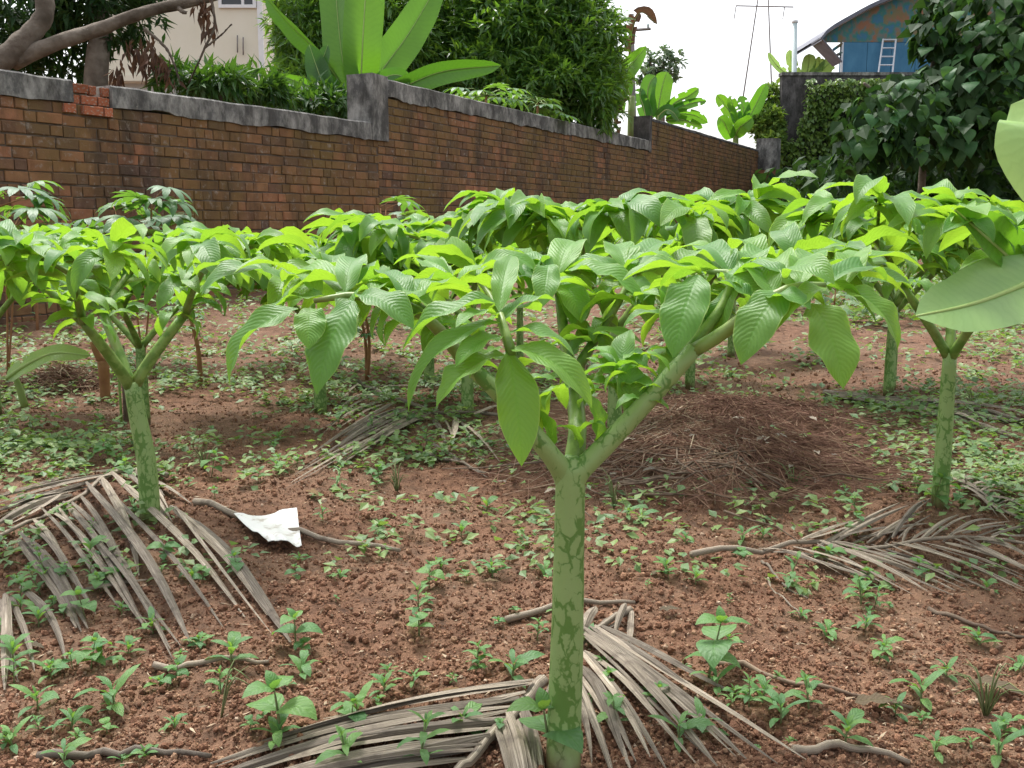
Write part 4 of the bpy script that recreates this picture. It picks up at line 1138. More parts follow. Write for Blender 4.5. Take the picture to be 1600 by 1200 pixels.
LMK = [('left yam stalk', G(235, 815)), ('middle yam stalk', HB), ('right slender yam stalk', G(1468, 790)), ('white soiled sheet', G(420, 835)), ('left fanned dry frond', G(90, 830)), ('long grey dry frond', G(1300, 862)), ('heap of dry twigs', G(1110, 740)), ('bottom left corner', G(60, 1180)), ('bottom right corner', G(1540, 1180)), ('large fallen leaf', G(1515, 1072)), ('dark thin twig', G(1265, 1070)), ('weathered middle frond', G(680, 650)), ('pale palm sheath', G(1440, 645)), ('forked brown stump', G(165, 625)), ('short pale stick', G(890, 962)), ('bottom frond left end', G(420, 1150)), ('grey dry leaf stalk', G(590, 860)), ('single grass blades', G(345, 1120)), ('straw bits below the long frond', G(1225, 930)), ('pale fallen leaf', G(1030, 962)), ('small right dry frond', G(1540, 790))]
ORD = ['nearest', 'second nearest', 'third nearest', 'fourth nearest', 'fifth nearest', 'sixth nearest', 'seventh nearest', 'eighth nearest', 'ninth nearest', 'tenth nearest', 'eleventh nearest', 'twelfth nearest'] + [w_ + ' nearest' for w_ in 'thirteenth fourteenth fifteenth sixteenth seventeenth eighteenth nineteenth twentieth twenty-first twenty-second twenty-third'.split()]
def weed_labels(ws, word='weed seedling'):
    per = {}
    for o in ws:
        d, k = min(((Vector((o.location.x, o.location.y)) - Vector((l[1].x, l[1].y))).length, i) for i, l in enumerate(LMK))
        dx, dy = o.location.x - LMK[k][1].x, o.location.y - LMK[k][1].y
        side = ('right of' if dx > 0 else 'left of') if abs(dx) > abs(dy) else ('behind' if dy > 0 else 'in front of')
        if 'corner' in LMK[k][0]: side = 'to'
        per.setdefault((k, side), []).append((d, o.name, o))
    for (k, side), l in per.items():
        for i, (d, nm, o) in enumerate(sorted(l)):
            if i < len(ORD): o['label'] = '%s %s the %s, %s to it' % (word, side, LMK[k][0], ORD[i]) if side != 'to' else '%s %s to the %s of the photo' % (word, ORD[i], LMK[k][0])
def put_weed(k, p, sc, rot, label=WL, group=WG):
    k %= len(protos)
    o = protos[k] if k not in used else copy_tree(protos[k])
    used.add(k)
    o.location = p; o.scale = (sc, sc, sc); o.rotation_euler = (0, 0, rot)
    tag(o, label, 'weed', group)
    return o
spots = [(655, 965, 2), (530, 905, 0), (230, 1185, 3), (430, 1165, 1), (560, 1125, 0), (600, 1085, 3), (655, 1195, 1), (545, 1205, 1), (100, 1195, 0), (60, 1110, 6),
         (160, 1040, 6), (240, 990, 4), (200, 1025, 6), (30, 915, 1), (75, 905, 6), (300, 910, 2), (310, 1010, 5), (745, 1045, 0), (800, 1065, 1), (1120, 1080, 4),
         (1150, 1090, 0), (1190, 1100, 6), (1320, 1160, 1), (1350, 985, 4), (1380, 1020, 6), (1480, 1060, 3), (1540, 925, 0), (1590, 1050, 0), (1220, 1130, 3), (1265, 1110, 0),
         (965, 1140, 0), (1060, 1160, 3), (1400, 1120, 5), (720, 1150, 2), (345, 1090, 2), (470, 1060, 5), (110, 1140, 3), (20, 1170, 1), (1010, 1090, 5), (690, 890, 5),
         (850, 905, 5), (1190, 840, 6), (1160, 850, 0), (980, 810, 6), (1000, 820, 0), (770, 900, 5), (720, 840, 5), (1040, 900, 2), (920, 1010, 5), (1140, 1010, 5),
         (1250, 965, 5), (1440, 1100, 5), (1530, 1010, 2), (1560, 1190, 3), (1460, 1180, 2), (60, 980, 0), (20, 1040, 4), (140, 870, 6), (360, 1040, 5), (270, 1140, 2),
         (80, 1060, 1), (180, 1110, 3), (505, 815, 2), (470, 880, 5), (590, 830, 5), (1070, 850, 2), (760, 800, 2), (880, 970, 5), (1290, 1000, 5), (1100, 1150, 6)]
wq = random.Random(9)
near_weeds = [put_weed(k if (px * 7 + py) % 5 else 7 + px % 4, G(px, py, -.004), wq.uniform(.65, 1.15), wq.random() * 6.3) for px, py, k in spots]
weed_labels(near_weeds)
SG = 'small weed seedlings farther back'
SL = 'small soft green weed seedling among the scattered ground weeds farther back'
x, y, q = sample_ground(110, 1.5, 3.6, seed=178)
for k in range(110):
    if (x[k] + .68) ** 2 + (y[k] - 2.75) ** 2 < .1: continue
    put_weed(int(q.randint(11)), (x[k], y[k], gzf(x[k], y[k])), .28 + .4 * q.rand(), q.rand() * 6.3, SL, SG)
put_weed(1, G(862, 1188), 1.35, .5, 'broad leaved weed climbing against the foot of the middle mottled stalk', WG)
put_weed(4, G(1105, 1062), 1.25, 2.0, 'bright green upright weed with folded top leaves beside the bottom frond', WG)
put_weed(1, G(440, 1150), 1.3, 1.0, 'largest dark green weed at the bottom left of the middle stalk', WG)
x, y, q = sample_ground(230, 1.9, 4.6, seed=77)
cnt = 0
for k in range(230):
    d = vnoise(x[k] * 1.3, y[k] * 1.3, 31) + (.12 if x[k] < 0 else 0)
    if cnt >= 80 or d < .5 or (x[k] + .68) ** 2 + (y[k] - 2.75) ** 2 < .12: continue
    cnt += 1
    put_weed(int(q.randint(11)), (x[k], y[k], gzf(x[k], y[k])), .55 + .5 * q.rand(), q.rand() * 6.3, 'small soft green weed seedling among the scattered ground weeds farther back', 'small weed seedlings farther back')
for k in range(len(protos)):
    if k not in used: put_weed(k, G(300 + 100 * k, 1000), 1, 0)

weed_labels([o for o in bpy.data.objects if o.get('group') == SG], 'small scattered weed')
# grass tufts
tq_ = random.Random(15)
for k, (px, py, l) in enumerate(((960, 795, 'short grass tuft at the near foot of the twig heap'), (1240, 770, 'thin grass tuft right of the twig heap'), (345, 1120, 'single arching grass blades on the soil at lower left'), (320, 735, 'short grass tuft right behind the left fanned frond'), (1540, 1120, 'creeping grass blades beside the large fallen leaf'), (1520, 640, 'grass tuft near the pale palm sheath'), (620, 770, 'small grass tuft left of the middle stalk, far side'))):
    p = G(px, py); parts = []
    for j in range(4 if k == 2 else 14):
        a = tq_.random() * 6.3; h_ = tq_.uniform(.05, .12); sp_ = tq_.uniform(.03, .09)
        C = spline([(0, 0, -.005), (math.sin(a) * sp_ * .4, math.cos(a) * sp_ * .4, h_ * .8), (math.sin(a) * sp_, math.cos(a) * sp_, h_ * tq_.uniform(.6, 1.05))], 6)
        parts.append(tube(C, [.0018, .0018, .0016, .0013, .001, .0004], 4))
    V, F, U = joinparts(parts)
    tag(obj('grass_tuft', mk('grass_tuft', V, F, uv=U), M['weedstem'], loc=p), l, 'grass tuft')
# ground cover: too many to count
lt = np.array([[0, 0, 0], [-.32, .42, .06], [.32, .42, .06], [0, .48, -.02], [0, 1, -.10]])
lf = np.array([[0, 3, 1], [0, 2, 3], [1, 3, 4], [3, 2, 4]])
lfn = np.array([[0, 0, 0], [-.13, .42, .03], [.13, .42, .03], [0, .45, -.03], [0, 1, -.22]])
def leafmass(pos, az, pitch, roll, size, tmpl=lt, seed=0):
    q = np.random.RandomState(seed)
    Mx = rotmats(az, pitch, roll) * size[:, None, None]
    return merge(tmpl, lf, Mx, pos, q.rand(len(pos)))
x, y, q = sample_ground(21000, 2.3, 34, seed=91, margin=1.6)
dens = vnoise(x * 1.1, y * 1.1, 41) * .6 + vnoise(x * 3.3, y * 3.3, 42) * .4
bias = np.clip((y - 3.6) / 7, -.10, .12) + np.where(x < -.15, .04, -.04)
pile = np.exp(-(((x - .7) / .6) ** 2 + ((y - 3.6) / .6) ** 2))
keep = q.rand(len(x)) < np.clip((dens + bias - .45 * pile - .06 * ((x > .9) & (y < 4.2)) - .44) * 2.5, .04, .52)
fp = G(1190, 872); keep &= ((x - fp.x) / .3) ** 2 + ((y - fp.y) / .16) ** 2 > 1
keep &= ((x + .68) / .3) ** 2 + ((y - 2.75) / .3) ** 2 > 1
x, y = x[keep], y[keep]
nl = 8
n0 = len(x)
h0 = (.012 + .055 * q.rand(n0)) * np.clip(.75 + .1 * y, .8, 2.2)
X = np.repeat(x, nl); Y = np.repeat(y, nl); H = np.repeat(h0, nl)
rad_ = np.repeat(np.clip(.7 + .12 * y, .8, 3), nl)
aa = q.rand(len(X)) * 6.3; rr_ = q.rand(len(X)) ** .6 * .05 * rad_
pos = np.stack([X + np.sin(aa) * rr_, Y + np.cos(aa) * rr_, 0 * X], 1)
pos[:, 2] = gz(pos[:, 0], pos[:, 1]) + H * (.25 + .75 * q.rand(len(X)))
V, F, _, rn = leafmass(pos, aa + (q.rand(len(X)) - .5), (q.rand(len(X)) - .45) * 1.0, (q.rand(len(X)) - .5) * .9, (.018 + .020 * q.rand(len(X))) * np.clip(.8 + .13 * Y, .9, 3.2), seed=3)
tag(obj('ground_cover', mk('ground_cover', V, F, rnd=rn, smooth=False), M['cover']), 'low creeping green weeds carpeting the soil between the yam plants', kind='stuff')
# taller grasses and weeds at the back right
n0 = 2600
qx = np.random.RandomState(17)
Y = 8 + 16 * qx.rand(n0); X = (.10 + .5 * qx.rand(n0)) * Y
nl = 9
X = np.repeat(X, nl); Y = np.repeat(Y, nl)
pos = np.stack([X + qx.randn(len(X)) * .07, Y + qx.randn(len(X)) * .07, 0 * X], 1)
pos[:, 2] = gz(pos[:, 0], pos[:, 1]) + .02 + .28 * qx.rand(len(X)) * np.repeat(.3 + .7 * qx.rand(n0), nl)
V, F, _, rn = leafmass(pos, qx.rand(len(X)) * 6.3, qx.rand(len(X)) * 1.1 - .2, qx.randn(len(X)) * .4, .05 + .06 * qx.rand(len(X)), seed=4)
tag(obj('tall_weeds', mk('tall_weeds', V, F, rnd=rn, smooth=False), M['cover']), 'rank pale green weeds covering the ground before the dark tree', kind='stuff')

# ------------------------------------------------------------------ dry coconut fronds
def strip(B, T, wd, seed, sag=0., side=0., lift=.012, nu=9, fold=.55, raise0=.02):
    q = np.random.RandomState(seed)
    B, T = np.array(B), np.array(T)
    t = np.linspace(0, 1, nu + 1)
    T = B + (T - B) * (1 if q.rand() < .6 else .7 + .3 * q.rand())
    d = T[:2] - B[:2]; L = np.linalg.norm(d); d /= L
    n = np.array([-d[1], d[0]])
    off = side * .25 * np.sin(PI * t) * L + (q.rand() - .5) * .012 * L * np.sin(2 * PI * t)
    c = B[None, :2] + d[None] * (t * L)[:, None] + n[None] * off[:, None]
    zg = gz(c[:, 0], c[:, 1]); ln_ = zg[0] + (zg[-1] - zg[0]) * t; z = ln_ + np.max((zg - ln_) * .8) * np.sin(PI * t) + lift * .7 + raise0 * (1 - t) ** 2 + sag * .5 * np.sin(PI * t)
    w_ = np.interp(t, [0, .1, .5, .85, 1], [.45, .9, 1, .6, .12]) * wd / 2
    tw = (q.rand() - .5) * 1.2 * t + (q.rand() - .5) * 1.0
    P = []; UV = []
    for i in range(nu + 1):
        tt = d
        for v in (-1, -.5, 0, .5, 1):
            lat = v * w_[i] * math.cos(fold); up = -abs(v) * w_[i] * math.sin(fold)
            ca, sa_ = math.cos(tw[i]), math.sin(tw[i])
            l2, u2 = lat * ca - up * sa_, lat * sa_ + up * ca
            P.append([c[i, 0] + n[0] * l2, c[i, 1] + n[1] * l2, z[i] + u2 + w_[i] * .5]); UV.append([v * .5 + .5, t[i] * L * 8])
    return np.array(P), grid_faces(nu, 4)[:, ::-1], np.array(UV)
def frond(label, rachis, leaflets, seed, rw=.011, wd=.02, group='dry coconut fronds laid round the yam plants'):
    q = random.Random(seed)
    full = []
    for i, l in enumerate(leaflets):
        full.append(l)
        if i + 1 < len(leaflets):
            m_ = leaflets[i + 1]
            if math.hypot(l[0][0] - m_[0][0], l[0][1] - m_[0][1]) < 60 and math.hypot(l[1][0] - m_[1][0], l[1][1] - m_[1][1]) < 150:
                full.append((((l[0][0] + m_[0][0]) / 2, (l[0][1] + m_[0][1]) / 2), ((l[1][0] + m_[1][0]) / 2 + q.uniform(-15, 15), (l[1][1] + m_[1][1]) / 2 + q.uniform(-12, 12)), .85))
    leaflets = full
    rp = [G(*p, .018) for p in rachis]
    o = rp[0]
    r = thing('dry_coconut_frond', label, 'palm frond', o, group)
    C = spline(rp, 14)
    C[:, 2] = gz(C[:, 0], C[:, 1]) + .02
    V, F, U = tube(C - np.array(o), np.linspace(rw * .85, rw * .4, 14), 7)
    obj('midrib', mk('midrib', V, F, uv=U), M['frond'], r)
    for k, lf_ in enumerate(leaflets):
        b, t = lf_[0], lf_[1]
        w_ = lf_[2] if len(lf_) > 2 else 1.
        V, F, U = strip(G(*b), G(*t), wd * w_ * q.uniform(.5, .95), seed * 100 + k, sag=q.uniform(.0, .03), side=lf_[3] if len(lf_) > 3 else q.uniform(-.04, .06), raise0=q.uniform(.0, .03))
        obj('leaflet', mk('leaflet', V - np.array(o), F, uv=U, smooth=False), M['frond'], r)
    return r
frond('broad dry coconut frond fanned out under the left yam stalk', [(262, 752), (200, 745), (120, 785), (50, 822), (-40, 870)], [
    ((267, 808), (418, 967), 1.3, .06), ((285, 815), (455, 1010), 1.4, .08), ((175, 754), (383, 970), 1., .05), ((138, 770), (298, 1012), 1.5, .05), ((112, 790), (267, 1020), 1., .05),
    ((100, 800), (265, 1040), 1., .05), ((80, 810), (208, 950), 1.1), ((54, 820), (146, 966), 1.), ((42, 845), (138, 988), 1.3), ((29, 855), (120, 987), 1.),
    ((33, 933), (115, 1057), 1.2, .08), ((2, 955), (25, 1075), 1.2), ((10, 950), (8, 1085), 1.), ((160, 760), (240, 960), 1.), ((90, 805), (235, 985), .8),
    ((183, 741), (-10, 780), 1.), ((175, 750), (-10, 792), 1.1), ((150, 760), (-10, 805), 1.1), ((130, 770), (-10, 817), 1.2), ((112, 780), (-10, 828), 1.2), ((95, 792), (-10, 838), 1.),
    ((200, 745), (300, 792), 1.2), ((220, 745), (270, 812), 1.3), ((205, 750), (285, 830), 1.2), ((130, 935), (250, 905), .9)], 1, rw=.012, wd=.032)
frond('dry frond in the bottom centre with leaflets spread left of the middle stalk', [(848, 1080), (800, 1135), (735, 1205), (700, 1240)], 
      [((838 - i * 9, 1086 + i * 11), (395 - i * 22 + (i % 3) * 30, 1150 + i * 17), 1.25, .01) for i in range(11)] +
      [((820 - i * 9, 1112 + i * 10), (860 - i * 10, 1260 + i * 5), .8) for i in range(6)], 2, rw=.014, wd=.026)
frond('dry frond in the bottom centre with leaflets spread right of the middle stalk', [(985, 965), (950, 985), (915, 1010), (880, 1060), (850, 1110)], [
    ((930, 1000), (1260, 1195), 1.3, .0), ((914, 1006), (1185, 1205), 1.4, .0), ((914, 1016), (1120, 1205), 1.4, .02), ((914, 1030), (1087, 1200), 1.2, .02), ((910, 1046), (1030, 1215), 1.2),
    ((905, 1060), (985, 1215), 1.1), ((900, 1080), (960, 1220), 1.1), ((890, 1090), (930, 1220), 1.), ((985, 965), (978, 1030), 1.), ((970, 975), (930, 1000), 1.), ((930, 975), (905, 1010), 2.2),
    ((940, 995), (1230, 1150), 1.), ((920, 1010), (1150, 1190), 1.)], 3, rw=.009, wd=.024)
def cc(x, y): return (1160 + x / 2.4, 700 + y / 2.4)
frond('long grey dry frond with leaflets on both sides lying below the right yam stalk', [(1080, 878), (1160, 868), (1300, 862), (1427, 856), (1640, 868)], [
    (cc(60, 410), cc(480, 512)), (cc(150, 408), cc(560, 525)), (cc(230, 400), cc(640, 565)), (cc(280, 398), cc(700, 575), 1.1), (cc(300, 395), cc(790, 565)), (cc(360, 390), cc(860, 560), 1.2),
    (cc(450, 388), cc(960, 570), 1.3), (cc(510, 388), cc(920, 540)), (cc(560, 385), cc(1020, 530), 1.2), (cc(640, 385), cc(1060, 540)), (cc(700, 385), cc(1090, 515)), (cc(760, 382), cc(1110, 490)), (cc(830, 380), cc(1130, 480)), (cc(900, 380), cc(1140, 450)),
    (cc(220, 392), cc(480, 255)), (cc(280, 388), cc(590, 215)), (cc(360, 380), cc(650, 285)), (cc(430, 376), cc(650, 310)), (cc(500, 374), cc(690, 235), 1.3), (cc(560, 372), cc(720, 200)),
    (cc(600, 370), cc(640, 310)), (cc(660, 368), cc(840, 255), 1.2), (cc(750, 366), cc(960, 275)), (cc(820, 366), cc(1060, 285)), (cc(900, 366), cc(1100, 310)), (cc(960, 370), cc(1130, 330))], 4, rw=.010, wd=.021)
frond('small pale dry frond at the right edge behind the slender yam stalk', [cc(770, 125), cc(880, 190), cc(1050, 300)], [
    (cc(830, 160), cc(900, 120)), (cc(860, 175), cc(960, 115)), (cc(890, 195), cc(1010, 150)), (cc(920, 215), cc(1040, 180)), (cc(950, 235), cc(1060, 215)), (cc(985, 255), cc(1080, 245)),
    (cc(860, 185), cc(1000, 285)), (cc(820, 165), cc(960, 270)), (cc(790, 140), cc(900, 150))], 5, rw=.008, wd=.024)
def ce(x, y): return (440 + x / 4, 560 + y / 4)
frond('weathered dry frond in the middle distance left of the middle stalk', [ce(480, 165), ce(620, 235), ce(760, 295), ce(940, 365), ce(1340, 385), (840, 668)], [
    (ce(700, 320), ce(200, 600), 1.2), (ce(760, 340), ce(300, 560), 1.4), (ce(780, 355), ce(290, 600), 1.6), (ce(850, 375), ce(60, 790), 1.1), (ce(900, 380), ce(100, 800), 1.2), (ce(930, 390), ce(380, 620), 1.8),
    (ce(640, 310), ce(350, 450)), (ce(600, 285), ce(180, 490)), (ce(560, 260), ce(330, 330)), (ce(480, 190), ce(330, 320), 1.4), (ce(880, 380), ce(20, 830)), (ce(820, 365), ce(220, 640), 1.2),
    (ce(940, 390), ce(1030, 560), 1.6), (ce(1090, 400), ce(1040, 570), 1.8), (ce(1140, 420), ce(1370, 670), 1.2), (ce(880, 540), ce(1290, 760), 1.), (ce(620, 215), ce(980, 190), 1.2), (ce(1200, 400), ce(1420, 300), 1.)], 6, rw=.016, wd=.026)
frond('pale grey split palm sheath lying behind the right slender yam stalk', [(1288, 620), (1380, 632), (1480, 642), (1620, 672)], [
    ((1300, 622), (1620, 668), 4.0, .0), ((1340, 628), (1600, 690), 2.4, .02), ((1480, 652), (1560, 680), 2.), ((1420, 632), (1640, 655), 2.)], 7, rw=.02, wd=.03)

# loose sticks and fallen leaves
sticks = [((1110, 1038), (1425, 1112), .006, 'dark thin twig lying slantwise on the soil in the lower right'), ((790, 975), (992, 948), .008, 'short pale stick lying behind the middle stalk'),
          ((305, 790), (625, 868), .011, 'grey dry leaf stalk lying beside the white sheet'), ((1190, 880), (1262, 938), .004, 'thin straw lying below the long frond'),
          ((1450, 955), (1600, 1000), .006, 'brown twig on the soil near the right edge'), ((1240, 1180), (1420, 1200), .008, 'grey stick in the bottom right corner'),
          ((240, 1045), (420, 1040), .007, 'thin dry stick below the left fanned frond'), ((60, 1190), (330, 1190), .008, 'dry stick along the bottom edge at left'),
          ((20, 640), (75, 590), .007, 'pale thin stick leaning over weeds at the left edge'), ((1200, 905), (1252, 968), .003, 'curled straw right of the middle stalk'),
          ((640, 700), (760, 745), .008, 'pale dry stalk left of the middle stalk')]
for k, (a, b, r_, l) in enumerate(sticks):
    A_, B_ = G(*a), G(*b)
    m = (A_ + B_) / 2 + Vector((.01 * ((k % 3) - 1), .02 * ((k % 2) * 2 - 1), 0))
    C = spline([A_, m, B_], 12)
    C[:, 2] = gz(C[:, 0], C[:, 1]) + r_ * 1.2
    V, F, U = tube(C - np.array(A_), np.linspace(r_, r_ * .5, 12), 7)
    tag(obj('stick', mk('stick', V, F, uv=U), M['stick'] if 'dark' in l or 'brown' in l else M['frond'], loc=A_), l, 'stick')
fall = [(1515, 1072, .10, 2.2, 'large grey brown fallen leaf lying in the lower right'), (1562, 1085, .05, 1.2, 'small pale fallen leaf right of the large grey brown one'), (1030, 962, .055, 1.3, 'pale pinkish fallen leaf right of the middle stalk'),
        (1335, 1108, .09, 1.5, 'brown fallen leaf under the dark twig'), (480, 772, .07, 2.4, 'pale curled fallen leaf behind the white sheet'), (755, 915, .04, 1.6, 'pinkish fallen leaf left of the middle stalk'),
        (40, 1015, .05, 1.9, 'curled brown fallen leaf under the left frond'), (1020, 905, .03, .4, 'tiny pale fallen leaf beyond the middle stalk'), (690, 1092, .05, 1.5, 'pale thin fallen leaf above the bottom frond'), (1125, 750, .06, 1.2, 'cream fallen leaf at the foot of the heap')]
for k, (px, py, L, az, l) in enumerate(fall):
    v, f, u = leaf_geo(L, L * .42, .25, -.35, fold=.3, wave=.3, seed=300 + k, nu=8, nv=2, prof='ovate')
    tag(obj('fallen_leaf', mk('fallen_leaf', v, f, uv=u), M['deadleaf'], loc=G(px, py, .012), rot=(0, 0, -az)), l, 'leaf')
# white soiled sheet
v = []
qn = np.random.RandomState(2)
nx = 14
c0 = [G(366, 820), G(464, 808), G(472, 866), G(420, 862)]
oc = (c0[0] + c0[2]) / 2
for i in range(nx + 1):
    for j in range(nx + 1):
        a, b = i / nx, j / nx
        p = c0[0] * (1 - a) * (1 - b) + c0[1] * a * (1 - b) + c0[2] * a * b + c0[3] * (1 - a) * b
        z = c0[0].z * (1 - a) * (1 - b) + c0[1].z * a * (1 - b) + c0[2].z * a * b + c0[3].z * (1 - a) * b + .014 + .022 * float(vnoise(a * 2.2, b * 2.2, 77)) + .007 * float(vnoise(a * 8, b * 7, 78))
        v.append((p.x - oc.x, p.y - oc.y, z - oc.z))
V = np.array(v); V2 = V.copy(); V2[:, 2] -= .0015
Fs = grid_faces(nx, nx)
tag(obj('plastic_sheet', mk('plastic_sheet', np.vstack([V, V2]), np.vstack([Fs[:, ::-1], Fs + len(V)])), M['paper'], loc=oc), 'crumpled soiled white sheet lying on the soil right of the left yam stalk', 'litter')

# ------------------------------------------------------------------ heap of dry twigs and coir
hp = G(1110, 735)
HC = Vector((.70, 3.55, gzf(.70, 3.55)))
heap = thing('debris_heap', 'reddish heap of dry twigs, straw and coir right of the middle stalk', 'debris heap', HC)
def heapz(x, y):
    return gz(x, y) + .055 * np.exp(-((x - .70) / .5) ** 2 - ((y - 3.55) / .5) ** 2) + .09 * np.exp(-((x - .95) / .5) ** 2 - ((y - 4.3) / .35) ** 2) + .02 * vnoise(x * 8, y * 8, 50)
gx = np.linspace(-.5, 1.9, 60); gy = np.linspace(2.9, 5.0, 60)
GX, GY = np.meshgrid(gx, gy, indexing='ij')
hz = heapz(GX, GY)
edge = np.clip(1.6 * (1 - ((GX - .75) / .95) ** 2 - ((GY - 3.85) / .85) ** 2), -.3, 1)
hz = np.where(edge > 0, hz - .012, gz(GX, GY) - .05)
V = np.stack([GX, GY, hz], -1).reshape(-1, 3) - np.array(HC)
obj('mound', mk('mound', V, grid_faces(59, 59)), M['soil'], heap)
n = 9000
q = np.random.RandomState(61)
x = .72 + q.randn(n) * .37; y = 3.62 + q.randn(n) * .30
back = q.rand(n) < .3
x = np.where(back, 1.0 + q.randn(n) * .4, x); y = np.where(back, 4.3 + q.randn(n) * .22, y)
ok = ((x - .75) / 1.0) ** 2 + ((y - 3.8) / .9) ** 2 < 1.05
x, y = x[ok], y[ok]; n = len(x)
ln = .06 + .20 * q.rand(n) ** 1.5
az = np.arctan2(x - .70, y - 3.55 - .1) + q.randn(n) * .75
e = .03
gxs = (heapz(x + np.sin(az) * e, y + np.cos(az) * e) - heapz(x - np.sin(az) * e, y - np.cos(az) * e)) / (2 * e)
pt = np.arctan(gxs) + q.randn(n) * .14
sv = np.array([[-1, -.5, 0], [1, -.5, 0], [0, -.5, 1.2], [-.8, 0, .6], [.8, 0, .6], [0, 0, 1.7], [-.4, .5, 0], [.4, .5, 0], [0, .5, .6]])
sf = [np.array([[0, 1, 4, 3], [1, 2, 5, 4], [2, 0, 3, 5], [3, 4, 7, 6], [4, 5, 8, 7], [5, 3, 6, 8]])]
th = .0010 + .0014 * q.rand(n) ** 2
Mx = rotmats(az, pt, q.randn(n) * .3) * np.stack([th, ln, th], 1)[:, None, :]
V, F, _, rn = merge(sv, sf, Mx, np.stack([x, y, heapz(x, y) + .012 * q.rand(n)], 1) - np.array(HC), np.clip(q.beta(1.6, 2.4, n) + np.where(x < .8, .14, -.04), 0, 1))
tag(obj('straw', mk('straw', V, F, rnd=rn, smooth=False), M['straw'], heap), kind='stuff')
tq = random.Random(8)
for k in range(60):
    x_, y_ = .45 + tq.gauss(0, .3), 3.35 + tq.gauss(0, .25)
    a = tq.random() * 6.3; L = tq.uniform(.15, .4)
    pts = []
    bx, by = x_, y_
    for j in range(4):
        pts.append((bx - HC.x, by - HC.y, float(heapz(np.array(bx), np.array(by))) + .015 + .01 * tq.random() - HC.z))
        a += tq.uniform(-.35, .35); bx += math.sin(a) * L / 3; by += math.cos(a) * L / 3
    V, F, U = tube(pts, np.linspace(.0035, .0015, 4) * tq.uniform(.7, 1.3), 5)
    obj('twig', mk('twig', V, F, uv=U), M['stick'], heap)
for k in range(22):
    x_, y_ = .65 + tq.gauss(0, .35), 3.5 + tq.gauss(0, .3)
    L = tq.uniform(.03, .07)
    v, f, u = leaf_geo(L, L * .5, .3, -.4, fold=.3, wave=.3, seed=400 + k, nu=5, nv=1, prof='ovate')
    obj('dead_leaf', mk('dead_leaf', v, f, uv=u), M['frond'], heap, loc=(x_ - HC.x, y_ - HC.y, float(heapz(np.array(x_), np.array(y_))) + .02 - HC.z), rot=(0, 0, tq.random() * 6))
# small dry clump at the left
lc = G(100, 605)
clump = thing('dry_clump', 'small clump of dry brown roots and stalks at the left below the banana leaf', 'debris heap', lc)
n = 700; q = np.random.RandomState(62)
x = q.randn(n) * .12; y = q.randn(n) * .1
z = .12 * np.exp(-(x / .14) ** 2 - (y / .14) ** 2) * q.rand(n) ** .5
th = .0016 + .0018 * q.rand(n)
Mx = rotmats(q.rand(n) * 6.3, q.randn(n) * .4, q.rand(n)) * np.stack([th, .05 + .1 * q.rand(n), th], 1)[:, None, :]
V, F, _, rn = merge(sv, sf, Mx, np.stack([x, y, z + gz(x + lc.x, y + lc.y) - lc.z], 1), q.rand(n))
tag(obj('straw', mk('straw', V, F, rnd=rn, smooth=False), M['straw'], clump), kind='stuff')

# ------------------------------------------------------------------ trees and background
def blob_points(blobs, n, seed, shell=.55):
    q = np.random.RandomState(seed)
    vol = np.array([b[3] * b[4] * b[5] for b in blobs]) ** .67
    idx = q.choice(len(blobs), n, p=vol / vol.sum())
    B = np.array(blobs)[idx]
    d = q.randn(n, 3); d /= np.linalg.norm(d, axis=1)[:, None]
    r = (shell + (1 - shell) * q.rand(n) ** .6) * (1 + .18 * (q.rand(n) - .5))
    return B[:, :3] + d * r[:, None] * B[:, 3:6], d, q
def whorl_crown(blobs, nw, per, size, seed, tmpl=lfn, droop=.35, spread=.6):
    P, D, q = blob_points(blobs, nw, seed)
    ax = D + np.array([0, 0, .5]); ax += q.randn(nw, 3) * .35
    N_ = nw * per
    P2 = np.repeat(P, per, 0); A2 = np.repeat(ax, per, 0)
    d = A2 * .6 + q.randn(N_, 3) * spread; d[:, 2] -= droop
    d /= np.linalg.norm(d, axis=1)[:, None]
    az = np.arctan2(d[:, 0], d[:, 1]); pt = np.arcsin(np.clip(d[:, 2], -1, 1))
    return leafmass(P2 + q.randn(N_, 3) * size * .25, az, pt, q.randn(N_) * .5, size * (.7 + .6 * q.rand(N_)), tmpl, seed + 1)
def blobpx(l): # (px, py, Y, rx px, ry px, depth m)
    out = []
    for (px, py, Y, rx, ry, dm) in l:
        c_ = at(px, py, Y); k = (Y * _c) / FPX
        out.append((c_.x, c_.y, c_.z, rx * k, dm, ry * k))
    return out
def tree(label, base, trunk, limbs, blobs, nw, per, size, mat, seed, tmpl=lfn, group=None, tr=.15, name='tree', droop=.35, spread=.6, kind_='stuff'):
    r = thing(name, label, 'tree', base, group)
    o = np.array(base)
    V, F, U = tube(spline(trunk, 10) - o, np.linspace(tr, tr * .5, 10), 10)
    tk = obj('trunk', mk('trunk', V, F, uv=U), M['wood'], r)
    for l in limbs:
        V, F, U = tube(spline(l, 8) - o, np.linspace(tr * .5, tr * .12, 8), 7)
        obj('limb', mk('limb', V, F, uv=U), M['wood'], r)
    B = blobpx(blobs)
    V, F, _, rn = whorl_crown(B, nw, per, size, seed, tmpl, droop, spread)
    cr = obj('crown', mk('crown', V - o, F, rnd=rn, smooth=False), M[mat], r)
    cr['kind'] = 'stuff'
    return r
def gp(px, Y):
    p = at(px, 300, Y); return Vector((p.x, p.y, gzf(p.x, p.y)))
b = gp(800, 21)
